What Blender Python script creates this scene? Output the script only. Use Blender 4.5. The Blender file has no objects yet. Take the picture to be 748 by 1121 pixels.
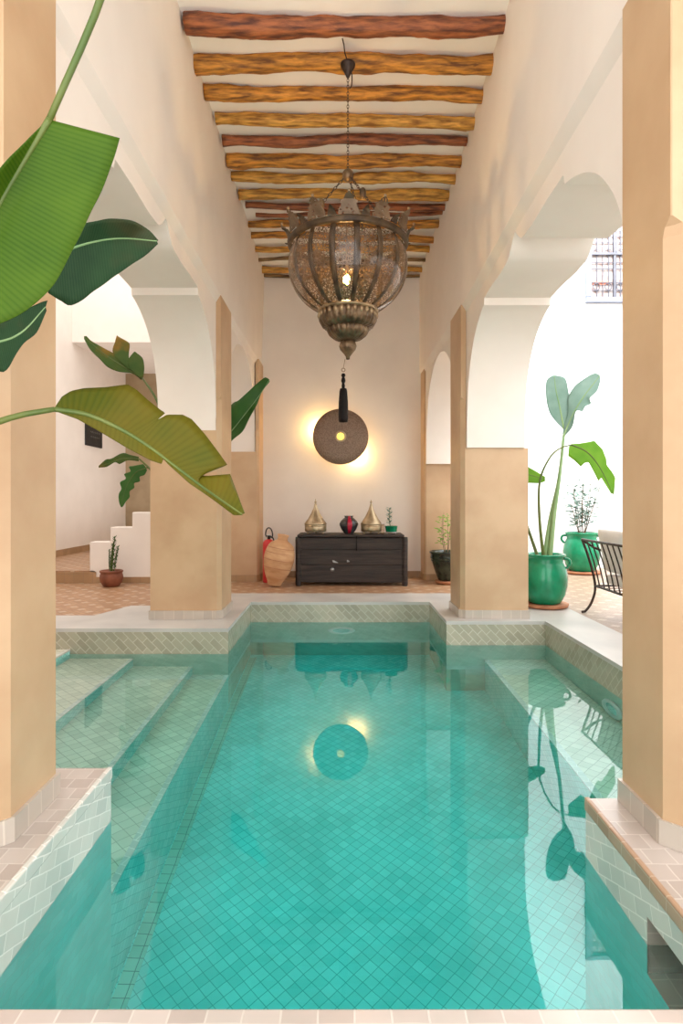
import bpy, bmesh, math, random
from mathutils import Vector, Matrix, noise
R = math.radians
PI = math.pi
random.seed(7)
C = bpy.context.scene.collection
SC = bpy.context.scene

# ------------------------------------------------------------------ camera
F, CX, CY, H = 660.0, 371.0, 546.0, 1.25
cam_d = bpy.data.cameras.new('camera')
cam_d.sensor_fit = 'VERTICAL'
cam_d.sensor_height = 36.0
cam_d.lens = F / 1121.0 * 36.0
cam_d.shift_x = (374.0 - CX) / 1121.0
cam_d.shift_y = (CY - 560.5) / 1121.0
cam_d.clip_start = 0.02
cam = bpy.data.objects.new('camera', cam_d)
cam.location = (0, 0, H)
cam.rotation_euler = (PI / 2, 0, 0)
C.objects.link(cam)
SC.camera = cam

# ------------------------------------------------------------------ world, exposure, render behaviour
W = bpy.data.worlds.new('sky')
SC.world = W
W.use_nodes = True
bg = W.node_tree.nodes['Background']
bg.inputs[0].default_value = (1.0, 0.985, 0.965, 1)
bg.inputs[1].default_value = 1.5
# added area lamp standing in for open sky, brightens the courtyard end wall
al = bpy.data.lights.new('courtyard_wall_fill', 'AREA')
al.shape = 'RECTANGLE'
al.size, al.size_y = 4.8, 2.0
al.energy = 350
al.spread = R(105)
al.color = (0.95, 0.98, 1.0)
ao = bpy.data.objects.new('courtyard_wall_fill', al)
ao.location = (4.7, 7.3, 8.8)
ao.rotation_euler = (Vector((4.7, 10.9, 5.6)) - Vector((4.7, 7.3, 8.8))).to_track_quat('-Z', 'Y').to_euler()
C.objects.link(ao)
SC.view_settings.view_transform = 'Standard'
SC.view_settings.look = 'None'
SC.view_settings.exposure = 1.1
SC.view_settings.gamma = 1.0
SC.view_settings.use_curve_mapping = False
cy = SC.cycles
cy.use_denoising = True
cy.max_bounces = 14
cy.diffuse_bounces = 7
cy.glossy_bounces = 6
cy.transmission_bounces = 10
cy.transparent_max_bounces = 16
cy.caustics_reflective = True
cy.caustics_refractive = True
cy.blur_glossy = 0.5
cy.sample_clamp_indirect = 12.0


# ------------------------------------------------------------------ coordinates read off the photograph
def P(px, py, D):
    """photo pixel at distance D in front of the lens -> point of the place"""
    return Vector(((px - CX) * D / F, D, H - (py - CY) * D / F))


# ------------------------------------------------------------------ materials
def new_mat(name):
    m = bpy.data.materials.new(name)
    m.use_nodes = True
    nt = m.node_tree
    return m, nt, nt.nodes['Principled BSDF']


def N(nt, t, **kw):
    n = nt.nodes.new(t)
    for k, v in kw.items():
        if k in n.inputs:
            n.inputs[k].default_value = v
        else:
            setattr(n, k, v)
    return n


def ramp(nt, fac, stops):
    r = nt.nodes.new('ShaderNodeValToRGB')
    while len(r.color_ramp.elements) < len(stops):
        r.color_ramp.elements.new(0.5)
    for e, (p, c) in zip(r.color_ramp.elements, stops):
        e.position = p
        e.color = (*c, 1) if len(c) == 3 else c
    nt.links.new(fac, r.inputs[0])
    return r


def coords(nt, kind='Object', scale=(1, 1, 1), rot=(0, 0, 0)):
    tc = nt.nodes.new('ShaderNodeTexCoord')
    mp = nt.nodes.new('ShaderNodeMapping')
    mp.inputs['Scale'].default_value = scale
    mp.inputs['Rotation'].default_value = rot
    nt.links.new(tc.outputs[kind], mp.inputs[0])
    return mp.outputs[0]


def bump(nt, b, h, strength=0.2, dist=0.01):
    bp = nt.nodes.new('ShaderNodeBump')
    bp.inputs['Strength'].default_value = strength
    bp.inputs['Distance'].default_value = dist
    nt.links.new(h, bp.inputs['Height'])
    nt.links.new(bp.outputs[0], b.inputs['Normal'])


def m_noise(name, c1, c2, scale=4, rough=0.8, stretch=(1, 1, 1), bmp=0.1, bscale=40, detail=6, metallic=0, lo=0.35, hi=0.65):
    m, nt, b = new_mat(name)
    co = coords(nt, 'Object', stretch)
    n = N(nt, 'ShaderNodeTexNoise', Scale=scale, Detail=detail)
    nt.links.new(co, n.inputs['Vector'])
    r = ramp(nt, n.outputs['Fac'], [(lo, c1), (hi, c2)])
    nt.links.new(r.outputs[0], b.inputs['Base Color'])
    b.inputs['Roughness'].default_value = rough
    b.inputs['Metallic'].default_value = metallic
    if bmp:
        n2 = N(nt, 'ShaderNodeTexNoise', Scale=bscale, Detail=5)
        nt.links.new(co, n2.inputs['Vector'])
        bump(nt, b, n2.outputs['Fac'], bmp)
    return m


def m_tile(name, c1, c2, grout, w=0.1, h=0.1, rot=45, rough=0.25, mortar=0.004, offset=0.0, bmp=0.25, var=None):
    m, nt, b = new_mat(name)
    co = coords(nt, 'UV', (1, 1, 1), (0, 0, R(rot)))
    # slightly uneven hand-cut joints
    wn = N(nt, 'ShaderNodeTexNoise', Scale=7.0, Detail=2)
    nt.links.new(co, wn.inputs['Vector'])
    mx = N(nt, 'ShaderNodeVectorMath', operation='MULTIPLY_ADD')
    nt.links.new(wn.outputs['Color'], mx.inputs[0])
    mx.inputs[1].default_value = (0.012, 0.012, 0)
    nt.links.new(co, mx.inputs[2])
    br = N(nt, 'ShaderNodeTexBrick', offset=offset)
    br.inputs['Color1'].default_value = (*c1, 1)
    br.inputs['Color2'].default_value = (*c2, 1)
    br.inputs['Mortar'].default_value = (*grout, 1)
    br.inputs['Scale'].default_value = 1.0
    br.inputs['Mortar Size'].default_value = mortar
    br.inputs['Mortar Smooth'].default_value = 0.3
    br.inputs['Brick Width'].default_value = w
    br.inputs['Row Height'].default_value = h
    nt.links.new(mx.outputs[0], br.inputs['Vector'])
    n = N(nt, 'ShaderNodeTexNoise', Scale=2.2, Detail=4)
    nt.links.new(co, n.inputs['Vector'])
    mix = N(nt, 'ShaderNodeMix', data_type='RGBA', blend_type='MULTIPLY')
    mix.inputs['Factor'].default_value = 1.0
    rr = ramp(nt, n.outputs['Fac'], [(0.35, (0.86, 0.88, 0.86)), (0.65, (1.05, 1.03, 1.02))])
    nt.links.new(br.outputs['Color'], mix.inputs['A'])
    nt.links.new(rr.outputs[0], mix.inputs['B'])
    nt.links.new(mix.outputs['Result'], b.inputs['Base Color'])
    b.inputs['Roughness'].default_value = rough
    inv = N(nt, 'ShaderNodeMath', operation='SUBTRACT')
    inv.inputs[0].default_value = 1.0
    nt.links.new(br.outputs['Fac'], inv.inputs[1])
    bump(nt, b, inv.outputs[0], bmp, 0.004)
    return m


M = {}
M['plaster'] = m_noise('white_plaster', (0.80, 0.735, 0.675), (0.84, 0.775, 0.715), 2.0, 0.85, bmp=0.04, bscale=12)
M['white_plaster'] = m_noise('courtyard_plaster', (0.84, 0.84, 0.84), (0.87, 0.87, 0.87), 2.0, 0.85, bmp=0.04, bscale=14)
M['tadelakt'] = m_noise('tan_tadelakt', (0.49, 0.315, 0.18), (0.565, 0.385, 0.23), 2.6, 0.45, bmp=0.06, bscale=9)
M['ceiling'] = m_noise('ceiling_plaster', (0.92, 0.89, 0.86), (0.95, 0.92, 0.89), 3.0, 0.9, bmp=0.08, bscale=16)
M['wood_orange'] = m_noise('orange_log', (0.15, 0.050, 0.007), (0.72, 0.31, 0.040), 5.0, 0.55, (1, 7, 7), 0.5, 26)
M['wood_gold'] = m_noise('golden_log', (0.24, 0.095, 0.012), (0.80, 0.42, 0.075), 5.0, 0.55, (1, 7, 7), 0.5, 26)
M['wood_red'] = m_noise('red_brown_log', (0.09, 0.020, 0.008), (0.42, 0.13, 0.04), 5.0, 0.5, (1, 7, 7), 0.5, 26)
M['wood_dark'] = m_noise('dark_log', (0.08, 0.045, 0.02), (0.33, 0.19, 0.08), 3.0, 0.6, (1, 9, 9), 0.5, 26)
M['pool_floor'] = m_tile('turquoise_floor_tile', (0.32, 0.76, 0.74), (0.47, 0.88, 0.86), (0.19, 0.50, 0.48), 0.058, 0.058, 45, 0.2, 0.0022)
M['pool_deep_wall'] = m_tile('turquoise_wall_tile', (0.42, 0.78, 0.75), (0.52, 0.86, 0.83), (0.52, 0.76, 0.72), 0.12, 0.06, 20, 0.2, 0.003, 0.5)
M['pool_far_deep'] = m_tile('sea_green_wall_tile', (0.36, 0.55, 0.47), (0.45, 0.64, 0.56), (0.46, 0.60, 0.52), 0.13, 0.065, 45, 0.2, 0.003, 0.5)
M['pool_border'] = m_tile('sage_border_tile', (0.40, 0.66, 0.58), (0.50, 0.72, 0.64), (0.16, 0.28, 0.25), 0.07, 0.09, 90, 0.2, 0.0025)
M['pool_wall'] = m_tile('sage_wall_tile', (0.36, 0.34, 0.26), (0.45, 0.425, 0.33), (0.56, 0.53, 0.43), 0.13, 0.065, 45, 0.22, 0.004, 0.5)
M['near_wall'] = m_tile('pearl_wall_tile', (0.54, 0.56, 0.53), (0.70, 0.69, 0.64), (0.84, 0.82, 0.78), 0.12, 0.06, 20, 0.18, 0.003, 0.5)
M['step_tile'] = m_tile('sage_step_tile', (0.66, 0.64, 0.53), (0.78, 0.75, 0.63), (0.42, 0.40, 0.31), 0.075, 0.075, 45, 0.25, 0.0025)
M['coping_tile'] = m_tile('rosy_coping_tile', (0.43, 0.365, 0.33), (0.54, 0.475, 0.435), (0.60, 0.545, 0.50), 0.09, 0.09, 0, 0.3, 0.003, 0.5)
M['marble'] = m_noise('pale_marble', (0.46, 0.45, 0.43), (0.56, 0.54, 0.51), 2.2, 0.35, bmp=0.03, bscale=30)
M['skirt_tile'] = m_tile('grey_skirting_tile', (0.44, 0.39, 0.34), (0.52, 0.46, 0.40), (0.60, 0.54, 0.47), 0.10, 0.10, 0, 0.3, 0.003)
M['brown_skirt'] = m_tile('brown_skirting_tile', (0.34, 0.20, 0.10), (0.42, 0.26, 0.14), (0.30, 0.20, 0.12), 0.14, 0.14, 0, 0.35, 0.004)


def terracotta(name='terracotta_floor_tile', c1=(0.36, 0.19, 0.095), c2=(0.46, 0.26, 0.14), cm=(0.28, 0.17, 0.10)):
    m, nt, b = new_mat(name)
    co = coords(nt, 'UV', (1, 1, 1), (0, 0, R(45)))
    br = N(nt, 'ShaderNodeTexBrick', offset=0.5)
    for k, v in (('Color1', (*c1, 1)), ('Color2', (*c2, 1)), ('Mortar', (*cm, 1)), ('Scale', 1.0),
                 ('Mortar Size', 0.004), ('Brick Width', 0.14), ('Row Height', 0.05)):
        br.inputs[k].default_value = v
    nt.links.new(co, br.inputs['Vector'])
    sx = N(nt, 'ShaderNodeSeparateXYZ')
    nt.links.new(co, sx.inputs[0])
    prev = None
    for ax in ('X', 'Y'):
        d = N(nt, 'ShaderNodeMath', operation='DIVIDE')
        nt.links.new(sx.outputs[ax], d.inputs[0])
        d.inputs[1].default_value = 0.21
        fr = N(nt, 'ShaderNodeMath', operation='FRACT')
        nt.links.new(d.outputs[0], fr.inputs[0])
        lt = N(nt, 'ShaderNodeMath', operation='LESS_THAN')
        nt.links.new(fr.outputs[0], lt.inputs[0])
        lt.inputs[1].default_value = 0.36
        if prev:
            mu = N(nt, 'ShaderNodeMath', operation='MULTIPLY')
            nt.links.new(prev.outputs[0], mu.inputs[0])
            nt.links.new(lt.outputs[0], mu.inputs[1])
            prev = mu
        else:
            prev = lt
    sc = N(nt, 'ShaderNodeMath', operation='MULTIPLY')
    nt.links.new(prev.outputs[0], sc.inputs[0])
    sc.inputs[1].default_value = 0.75
    mix = N(nt, 'ShaderNodeMix', data_type='RGBA')
    nt.links.new(sc.outputs[0], mix.inputs['Factor'])
    nt.links.new(br.outputs['Color'], mix.inputs['A'])
    mix.inputs['B'].default_value = (0.55, 0.44, 0.33, 1)
    nt.links.new(mix.outputs['Result'], b.inputs['Base Color'])
    b.inputs['Roughness'].default_value = 0.4
    return m


M['terracotta'] = terracotta()
M['sunlit_terracotta'] = terracotta('sunlit_terracotta_tile', (0.33, 0.22, 0.15), (0.40, 0.28, 0.20), (0.27, 0.19, 0.13))  # courtyard sunlight painted into a paler tile colour


def water_mat():
    m, nt, b = new_mat('pool_water')
    nt.nodes.remove(b)
    out = nt.nodes['Material Output']
    g = N(nt, 'ShaderNodeBsdfGlass', IOR=1.333, Roughness=0.0)
    g.inputs['Color'].default_value = (1, 1, 1, 1)
    co = coords(nt, 'Object', (1, 1, 1))
    n = N(nt, 'ShaderNodeTexNoise', Scale=2.2, Detail=2)
    nt.links.new(co, n.inputs['Vector'])
    bump(nt, g, n.outputs['Fac'], 0.05, 0.012)
    nt.links.new(g.outputs[0], out.inputs['Surface'])
    v = N(nt, 'ShaderNodeVolumeAbsorption', Density=0.54)
    v.inputs['Color'].default_value = (0.0, 0.95, 0.95, 1)
    nt.links.new(v.outputs[0], out.inputs['Volume'])
    return m


M['water'] = water_mat()


def leaf_mat(name, c1, c2, vein, scale=28, transl=0.25, rough=0.38, edge=None):
    """UV.x runs along the blade, UV.y across it"""
    m, nt, b = new_mat(name)
    tc = nt.nodes.new('ShaderNodeTexCoord')
    n = N(nt, 'ShaderNodeTexNoise', Scale=6, Detail=4)
    nt.links.new(tc.outputs['Object'], n.inputs['Vector'])
    base = ramp(nt, n.outputs['Fac'], [(0.3, c1), (0.7, c2)])
    mp = nt.nodes.new('ShaderNodeMapping')
    mp.inputs['Scale'].default_value = (scale, 0.6, 1)
    nt.links.new(tc.outputs['UV'], mp.inputs[0])
    wv = N(nt, 'ShaderNodeTexWave', Scale=1.0, Distortion=1.2, Detail=2)
    wv.bands_direction = 'X'
    nt.links.new(mp.outputs[0], wv.inputs['Vector'])
    wr = ramp(nt, wv.outputs['Fac'], [(0.0, (1, 1, 1)), (0.75, (0.55, 0.55, 0.55)), (1.0, (0, 0, 0))])
    mix = N(nt, 'ShaderNodeMix', data_type='RGBA')
    sc = N(nt, 'ShaderNodeMath', operation='MULTIPLY')
    nt.links.new(wr.outputs[0], sc.inputs[0])
    sc.inputs[1].default_value = 0.35
    nt.links.new(sc.outputs[0], mix.inputs['Factor'])
    nt.links.new(base.outputs[0], mix.inputs['A'])
    mix.inputs['B'].default_value = (*vein, 1)
    col = mix.outputs['Result']
    if edge:
        n2 = N(nt, 'ShaderNodeTexNoise', Scale=2.6, Detail=5)
        nt.links.new(tc.outputs['Object'], n2.inputs['Vector'])
        er = ramp(nt, n2.outputs['Fac'], [(0.52, (0, 0, 0)), (0.66, (1, 1, 1))])
        m2 = N(nt, 'ShaderNodeMix', data_type='RGBA')
        nt.links.new(er.outputs[0], m2.inputs['Factor'])
        nt.links.new(col, m2.inputs['A'])
        m2.inputs['B'].default_value = (*edge, 1)
        col = m2.outputs['Result']
    nt.links.new(col, b.inputs['Base Color'])
    b.inputs['Roughness'].default_value = rough
    b.inputs['Specular IOR Level'].default_value = 0.18
    bump(nt, b, wv.outputs['Fac'], 0.12, 0.004)
    t = N(nt, 'ShaderNodeBsdfTranslucent')
    nt.links.new(col, t.inputs[0])
    ms = N(nt, 'ShaderNodeMixShader')
    ms.inputs[0].default_value = transl
    nt.links.new(b.outputs[0], ms.inputs[1])
    nt.links.new(t.outputs[0], ms.inputs[2])
    nt.links.new(ms.outputs[0], nt.nodes['Material Output'].inputs['Surface'])
    return m


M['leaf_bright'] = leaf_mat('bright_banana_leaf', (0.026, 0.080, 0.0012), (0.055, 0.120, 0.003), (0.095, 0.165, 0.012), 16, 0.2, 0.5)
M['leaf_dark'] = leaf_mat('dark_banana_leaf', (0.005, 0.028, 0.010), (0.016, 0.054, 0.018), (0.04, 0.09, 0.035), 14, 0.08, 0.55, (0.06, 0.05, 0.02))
M['leaf_olive'] = leaf_mat('olive_banana_leaf', (0.050, 0.066, 0.0012), (0.115, 0.082, 0.0015), (0.12, 0.11, 0.006), 14, 0.12, 0.5)
M['leaf_olive_far'] = leaf_mat('olive_green_leaf', (0.03, 0.085, 0.015), (0.07, 0.11, 0.02), (0.09, 0.15, 0.04), 18, 0.2, 0.4, (0.26, 0.14, 0.02))
M['leaf_mid'] = leaf_mat('green_leaf', (0.025, 0.10, 0.018), (0.05, 0.15, 0.03), (0.08, 0.19, 0.05), 18, 0.2)
M['leaf_pale'] = leaf_mat('blue_green_leaf', (0.15, 0.28, 0.22), (0.24, 0.37, 0.32), (0.30, 0.42, 0.37), 18, 0.2, 0.3)
M['leaf_lime'] = leaf_mat('lime_leaf', (0.10, 0.30, 0.012), (0.18, 0.40, 0.025), (0.24, 0.45, 0.06), 16, 0.3)
M['stalk'] = m_noise('green_stalk', (0.055, 0.10, 0.012), (0.12, 0.15, 0.025), 10, 0.45, (1, 1, .3), 0.05)
M['stalk_pale'] = m_noise('pale_stalk', (0.16, 0.30, 0.12), (0.27, 0.40, 0.18), 10, 0.45, (1, 1, .3), 0.05)
M['twig'] = m_noise('brown_twig', (0.10, 0.06, 0.03), (0.2, 0.13, 0.07), 20, 0.8)
M['soil'] = m_noise('dark_soil', (0.03, 0.02, 0.013), (0.09, 0.06, 0.04), 30, 0.95, bmp=0.6, bscale=60)
M['green_glaze'] = m_noise('green_glazed_clay', (0.0, 0.17, 0.075), (0.008, 0.27, 0.13), 5, 0.18, bmp=0.06, bscale=9)
M['black_glaze'] = m_noise('black_green_glazed_clay', (0.008, 0.014, 0.010), (0.035, 0.05, 0.032), 8, 0.15, bmp=0.08, bscale=12)
M['clay'] = m_noise('terracotta_clay', (0.34, 0.13, 0.06), (0.46, 0.20, 0.10), 7, 0.75, bmp=0.1)
M['dark_clay'] = m_noise('brown_clay', (0.15, 0.045, 0.022), (0.27, 0.09, 0.045), 7, 0.6, bmp=0.1)
M['urn'] = m_noise('tan_fired_clay', (0.46, 0.23, 0.10), (0.64, 0.39, 0.21), 3.5, 0.75, (1, 1, 3.2), 0.15, 22)
M['brass'] = m_noise('worn_brass', (0.36, 0.27, 0.16), (0.56, 0.45, 0.30), 9, 0.42, metallic=0.75, bmp=0.1)
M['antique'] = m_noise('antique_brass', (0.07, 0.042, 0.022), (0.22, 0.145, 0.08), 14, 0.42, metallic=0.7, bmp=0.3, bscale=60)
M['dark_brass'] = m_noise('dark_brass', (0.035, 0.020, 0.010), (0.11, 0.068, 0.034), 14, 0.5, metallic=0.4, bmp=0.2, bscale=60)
M['antique_pale'] = m_noise('rubbed_brass', (0.20, 0.13, 0.07), (0.42, 0.30, 0.17), 14, 0.4, metallic=0.7, bmp=0.3, bscale=60)  # lighter brass for beads, rings and bands
M['iron'] = m_noise('dark_iron', (0.03, 0.022, 0.018), (0.075, 0.05, 0.04), 20, 0.5, metallic=0.6)
M['chest_wood'] = m_noise('blackened_wood', (0.012, 0.008, 0.007), (0.045, 0.030, 0.024), 2.5, 0.6, (1, 6, 14), 0.5, 12)
M['black_wood'] = m_noise('black_wood', (0.004, 0.003, 0.003), (0.014, 0.010, 0.008), 6, 0.6, (6, 6, 1), 0.4)
M['red_paint'] = m_noise('red_paint', (0.50, 0.018, 0.02), (0.58, 0.03, 0.03), 8, 0.35, bmp=0)
M['red_glaze'] = m_noise('crimson_glaze', (0.38, 0.012, 0.035), (0.50, 0.02, 0.05), 8, 0.25, bmp=0)
M['dark_glaze'] = m_noise('charcoal_glaze', (0.02, 0.02, 0.022), (0.055, 0.055, 0.06), 8, 0.25, bmp=0)
M['black_rubber'] = m_noise('black_rubber', (0.015, 0.015, 0.015), (0.03, 0.03, 0.03), 8, 0.5, bmp=0)
M['white_fabric'] = m_noise('white_canvas', (0.74, 0.72, 0.70), (0.82, 0.80, 0.78), 4, 0.95, bmp=0.15, bscale=120)
M['frame_blue'] = m_noise('blue_grey_paint', (0.12, 0.135, 0.175), (0.16, 0.175, 0.22), 6, 0.5, bmp=0.02)
M['frame_dark'] = m_noise('slate_paint', (0.045, 0.045, 0.06), (0.07, 0.07, 0.09), 6, 0.5, bmp=0.02)
M['pane'] = m_noise('rosy_pane', (0.20, 0.135, 0.12), (0.36, 0.32, 0.31), 9, 0.25, bmp=0)
M['rust'] = m_noise('rust_red_paint', (0.42, 0.10, 0.05), (0.50, 0.16, 0.09), 6, 0.5, bmp=0)
M['panel_black'] = m_noise('black_panel', (0.008, 0.008, 0.008), (0.02, 0.018, 0.018), 6, 0.6, bmp=0)
M['panel_mark'] = m_noise('faded_ink', (0.12, 0.115, 0.11), (0.17, 0.16, 0.15), 6, 0.7, bmp=0)
M['porcelain'] = m_noise('white_plastic', (0.72, 0.74, 0.72), (0.78, 0.80, 0.78), 6, 0.35, bmp=0)
M['dark_recess'] = m_noise('dark_recess', (0.02, 0.02, 0.018), (0.05, 0.045, 0.04), 6, 0.8, bmp=0)
M['brown_wall'] = m_noise('brown_tadelakt', (0.34, 0.25, 0.15), (0.42, 0.32, 0.20), 3, 0.5, bmp=0.05)
M['steel'] = m_noise('grey_steel', (0.30, 0.30, 0.30), (0.42, 0.42, 0.41), 6, 0.35, metallic=0.8, bmp=0)

M['black_wood'].node_tree.nodes['Principled BSDF'].inputs['Specular IOR Level'].default_value = 0.12


def emis(name, col, strength):
    m, nt, b = new_mat(name)
    b.inputs['Base Color'].default_value = (*col, 1)
    b.inputs['Emission Color'].default_value = (*col, 1)
    b.inputs['Emission Strength'].default_value = strength
    return m


M['bulb'] = emis('warm_bulb', (1.0, 0.62, 0.16), 45)
M['gong_eye'] = emis('gong_eye_glass', (1.0, 0.66, 0.10), 0.9)


def gong_mat():
    m, nt, b = new_mat('pierced_gong_metal')
    co = coords(nt, 'Object')
    v = N(nt, 'ShaderNodeTexVoronoi', Scale=60)
    nt.links.new(co, v.inputs['Vector'])
    r = ramp(nt, v.outputs['Distance'], [(0.2, (0.15, 0.092, 0.062)), (0.6, (0.26, 0.18, 0.13))])
    nt.links.new(r.outputs[0], b.inputs['Base Color'])
    b.inputs['Metallic'].default_value = 0.35
    b.inputs['Roughness'].default_value = 0.5
    bump(nt, b, v.outputs['Distance'], 0.3, 0.004)
    return m


M['gong'] = gong_mat()


def pierced_mat(name='pierced_lantern_metal', scale=44, hole_at=0.11):
    """metal fretwork: open holes let light and the view through"""
    m, nt, b = new_mat(name)
    co = coords(nt, 'Object')
    v = N(nt, 'ShaderNodeTexVoronoi', Scale=scale, feature='DISTANCE_TO_EDGE')
    nt.links.new(co, v.inputs['Vector'])
    hole = N(nt, 'ShaderNodeMath', operation='GREATER_THAN')
    nt.links.new(v.outputs['Distance'], hole.inputs[0])
    hole.inputs[1].default_value = hole_at
    n = N(nt, 'ShaderNodeTexNoise', Scale=9, Detail=4)
    nt.links.new(co, n.inputs['Vector'])
    r = ramp(nt, n.outputs['Fac'], [(0.3, (0.09, 0.055, 0.030)), (0.7, (0.22, 0.145, 0.085))])
    nt.links.new(r.outputs[0], b.inputs['Base Color'])
    b.inputs['Metallic'].default_value = 0.5
    b.inputs['Roughness'].default_value = 0.4
    t = N(nt, 'ShaderNodeBsdfTransparent')
    ms = N(nt, 'ShaderNodeMixShader')
    nt.links.new(hole.outputs[0], ms.inputs[0])
    nt.links.new(b.outputs[0], ms.inputs[1])
    nt.links.new(t.outputs[0], ms.inputs[2])
    nt.links.new(ms.outputs[0], nt.nodes['Material Output'].inputs['Surface'])
    return m


M['pierced'] = pierced_mat()
M['pierced_crown'] = pierced_mat('pierced_crown_metal', 40, 0.24)


def smoky_glass():
    m, nt, b = new_mat('smoky_amber_glass')
    nt.nodes.remove(b)
    lw = N(nt, 'ShaderNodeLayerWeight', Blend=0.5)
    pw = N(nt, 'ShaderNodeMath', operation='POWER')
    nt.links.new(lw.outputs['Facing'], pw.inputs[0])
    pw.inputs[1].default_value = 3.5
    fr = N(nt, 'ShaderNodeMath', operation='MULTIPLY_ADD')
    nt.links.new(pw.outputs[0], fr.inputs[0])
    fr.inputs[1].default_value = 0.55
    fr.inputs[2].default_value = 0.04
    t = N(nt, 'ShaderNodeBsdfTransparent')
    t.inputs[0].default_value = (0.93, 0.88, 0.82, 1)
    g = N(nt, 'ShaderNodeBsdfGlossy', Roughness=0.08)
    ms = N(nt, 'ShaderNodeMixShader')
    nt.links.new(fr.outputs[0], ms.inputs[0])
    nt.links.new(t.outputs[0], ms.inputs[1])
    nt.links.new(g.outputs[0], ms.inputs[2])
    nt.links.new(ms.outputs[0], nt.nodes['Material Output'].inputs['Surface'])
    return m


M['smoky'] = smoky_glass()


def clear_glass():
    m, nt, b = new_mat('clear_glass')
    b.inputs['Base Color'].default_value = (0.9, 0.95, 0.92, 1)
    b.inputs['Roughness'].default_value = 0.03
    b.inputs['Transmission Weight'].default_value = 1.0
    return m


M['glass'] = clear_glass()


# ------------------------------------------------------------------ mesh helpers
def uv_box(bm):
    uv = bm.loops.layers.uv.verify()
    for f in bm.faces:
        n = f.normal
        a = max(range(3), key=lambda i: abs(n[i]))
        for l in f.loops:
            c = l.vert.co
            l[uv].uv = (c.y, c.z) if a == 0 else ((c.x, c.z) if a == 1 else (c.x, c.y))


def obj(name, bm, mat, parent=None, smooth=False, box_uv=True, bevel=0, solid=0, sub=0, label=None):
    bm.normal_update()
    if box_uv:
        uv_box(bm)
    me = bpy.data.meshes.new(name)
    bm.to_mesh(me)
    bm.free()
    mats = mat if isinstance(mat, (list, tuple)) else [mat]
    for x in mats:
        me.materials.append(x)
    if smooth:
        for p in me.polygons:
            p.use_smooth = True
    o = bpy.data.objects.new(name, me)
    C.objects.link(o)
    if parent:
        o.parent = parent
    if solid:
        s = o.modifiers.new('thickness', 'SOLIDIFY')
        s.thickness = solid
        s.offset = 0
    if bevel:
        b = o.modifiers.new('bevel', 'BEVEL')
        b.width = bevel
        b.segments = 2
        b.limit_method = 'ANGLE'
        b.angle_limit = R(40)
    if sub:
        s = o.modifiers.new('sub', 'SUBSURF')
        s.levels = s.render_levels = sub
    if label:
        o['label'] = label
    return o


def struct(name, bm, mat, parent=None, label=None, **kw):
    o = obj(name, bm, mat, parent, **kw)
    if not parent:
        o['kind'] = 'structure'
        if label:
            o['label'] = label
    return o


def thing(name, label, cat, loc=(0, 0, 0), rotz=0, group=None):
    o = bpy.data.objects.new(name, None)
    o.empty_display_size = 0.1
    C.objects.link(o)
    o.location = loc
    o.rotation_euler = (0, 0, rotz)
    return tag(o, label, cat, group)


def tag(o, label, cat, group=None):
    o['label'] = label
    o['category'] = cat
    if group:
        o['group'] = group
    return o


def box(bm, x0, x1, y0, y1, z0, z1):
    vs = [bm.verts.new((x, y, z)) for z in (z0, z1) for y in (y0, y1) for x in (x0, x1)]
    for q in ((0, 2, 3, 1), (4, 5, 7, 6), (0, 1, 5, 4), (2, 6, 7, 3), (0, 4, 6, 2), (1, 3, 7, 5)):
        bm.faces.new([vs[i] for i in q])
    return vs


def quad(bm, *pts):
    return bm.faces.new([bm.verts.new(p) for p in pts])


def B():
    return bmesh.new()


def bx(*a):
    bm = B()
    box(bm, *a)
    return bm


def lathe(bm, prof, seg=40, cx=0, cyy=0, cz=0, wob=None, axis=None):
    """prof: (r, z) bottom to top"""
    rings = []
    for r, z in prof:
        if r < 1e-5:
            rings.append([bm.verts.new((cx, cyy, cz + z))])
        else:
            ring = []
            for i in range(seg):
                a = 2 * PI * i / seg
                rr = r * (wob(a, z) if wob else 1)
                ring.append(bm.verts.new((cx + rr * math.cos(a), cyy + rr * math.sin(a), cz + z)))
            rings.append(ring)
    for a, b in zip(rings, rings[1:]):
        if len(a) == 1 and len(b) == 1:
            continue
        for i in range(seg):
            j = (i + 1) % seg
            if len(a) == 1:
                bm.faces.new((a[0], b[j], b[i]))
            elif len(b) == 1:
                bm.faces.new((a[i], a[j], b[0]))
            else:
                bm.faces.new((a[i], a[j], b[j], b[i]))
    return bm


def smooth_path(pts, n):
    """Catmull-Rom through pts, n points evenly in arc length"""
    pts = [Vector(p) for p in pts]
    if len(pts) == 2:
        dense = [pts[0].lerp(pts[1], i / 40) for i in range(41)]
    else:
        e = [pts[0] * 2 - pts[1]] + pts + [pts[-1] * 2 - pts[-2]]
        dense = []
        for i in range(1, len(e) - 2):
            p0, p1, p2, p3 = e[i - 1:i + 3]
            for k in range(16):
                t = k / 16
                dense.append(0.5 * (2 * p1 + (p2 - p0) * t + (2 * p0 - 5 * p1 + 4 * p2 - p3) * t * t + (3 * p1 - p0 - 3 * p2 + p3) * t ** 3))
        dense.append(pts[-1])
    return resample(dense, n)


def resample(dense, n):
    dense = [Vector(p) for p in dense]
    L = [0]
    for a, b in zip(dense, dense[1:]):
        L.append(L[-1] + (b - a).length)
    out, k = [], 0
    for i in range(n):
        s = L[-1] * i / (n - 1)
        while k < len(L) - 2 and L[k + 1] < s:
            k += 1
        d = L[k + 1] - L[k]
        out.append(dense[k].lerp(dense[k + 1], 0 if d < 1e-9 else (s - L[k]) / d))
    return out


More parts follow.
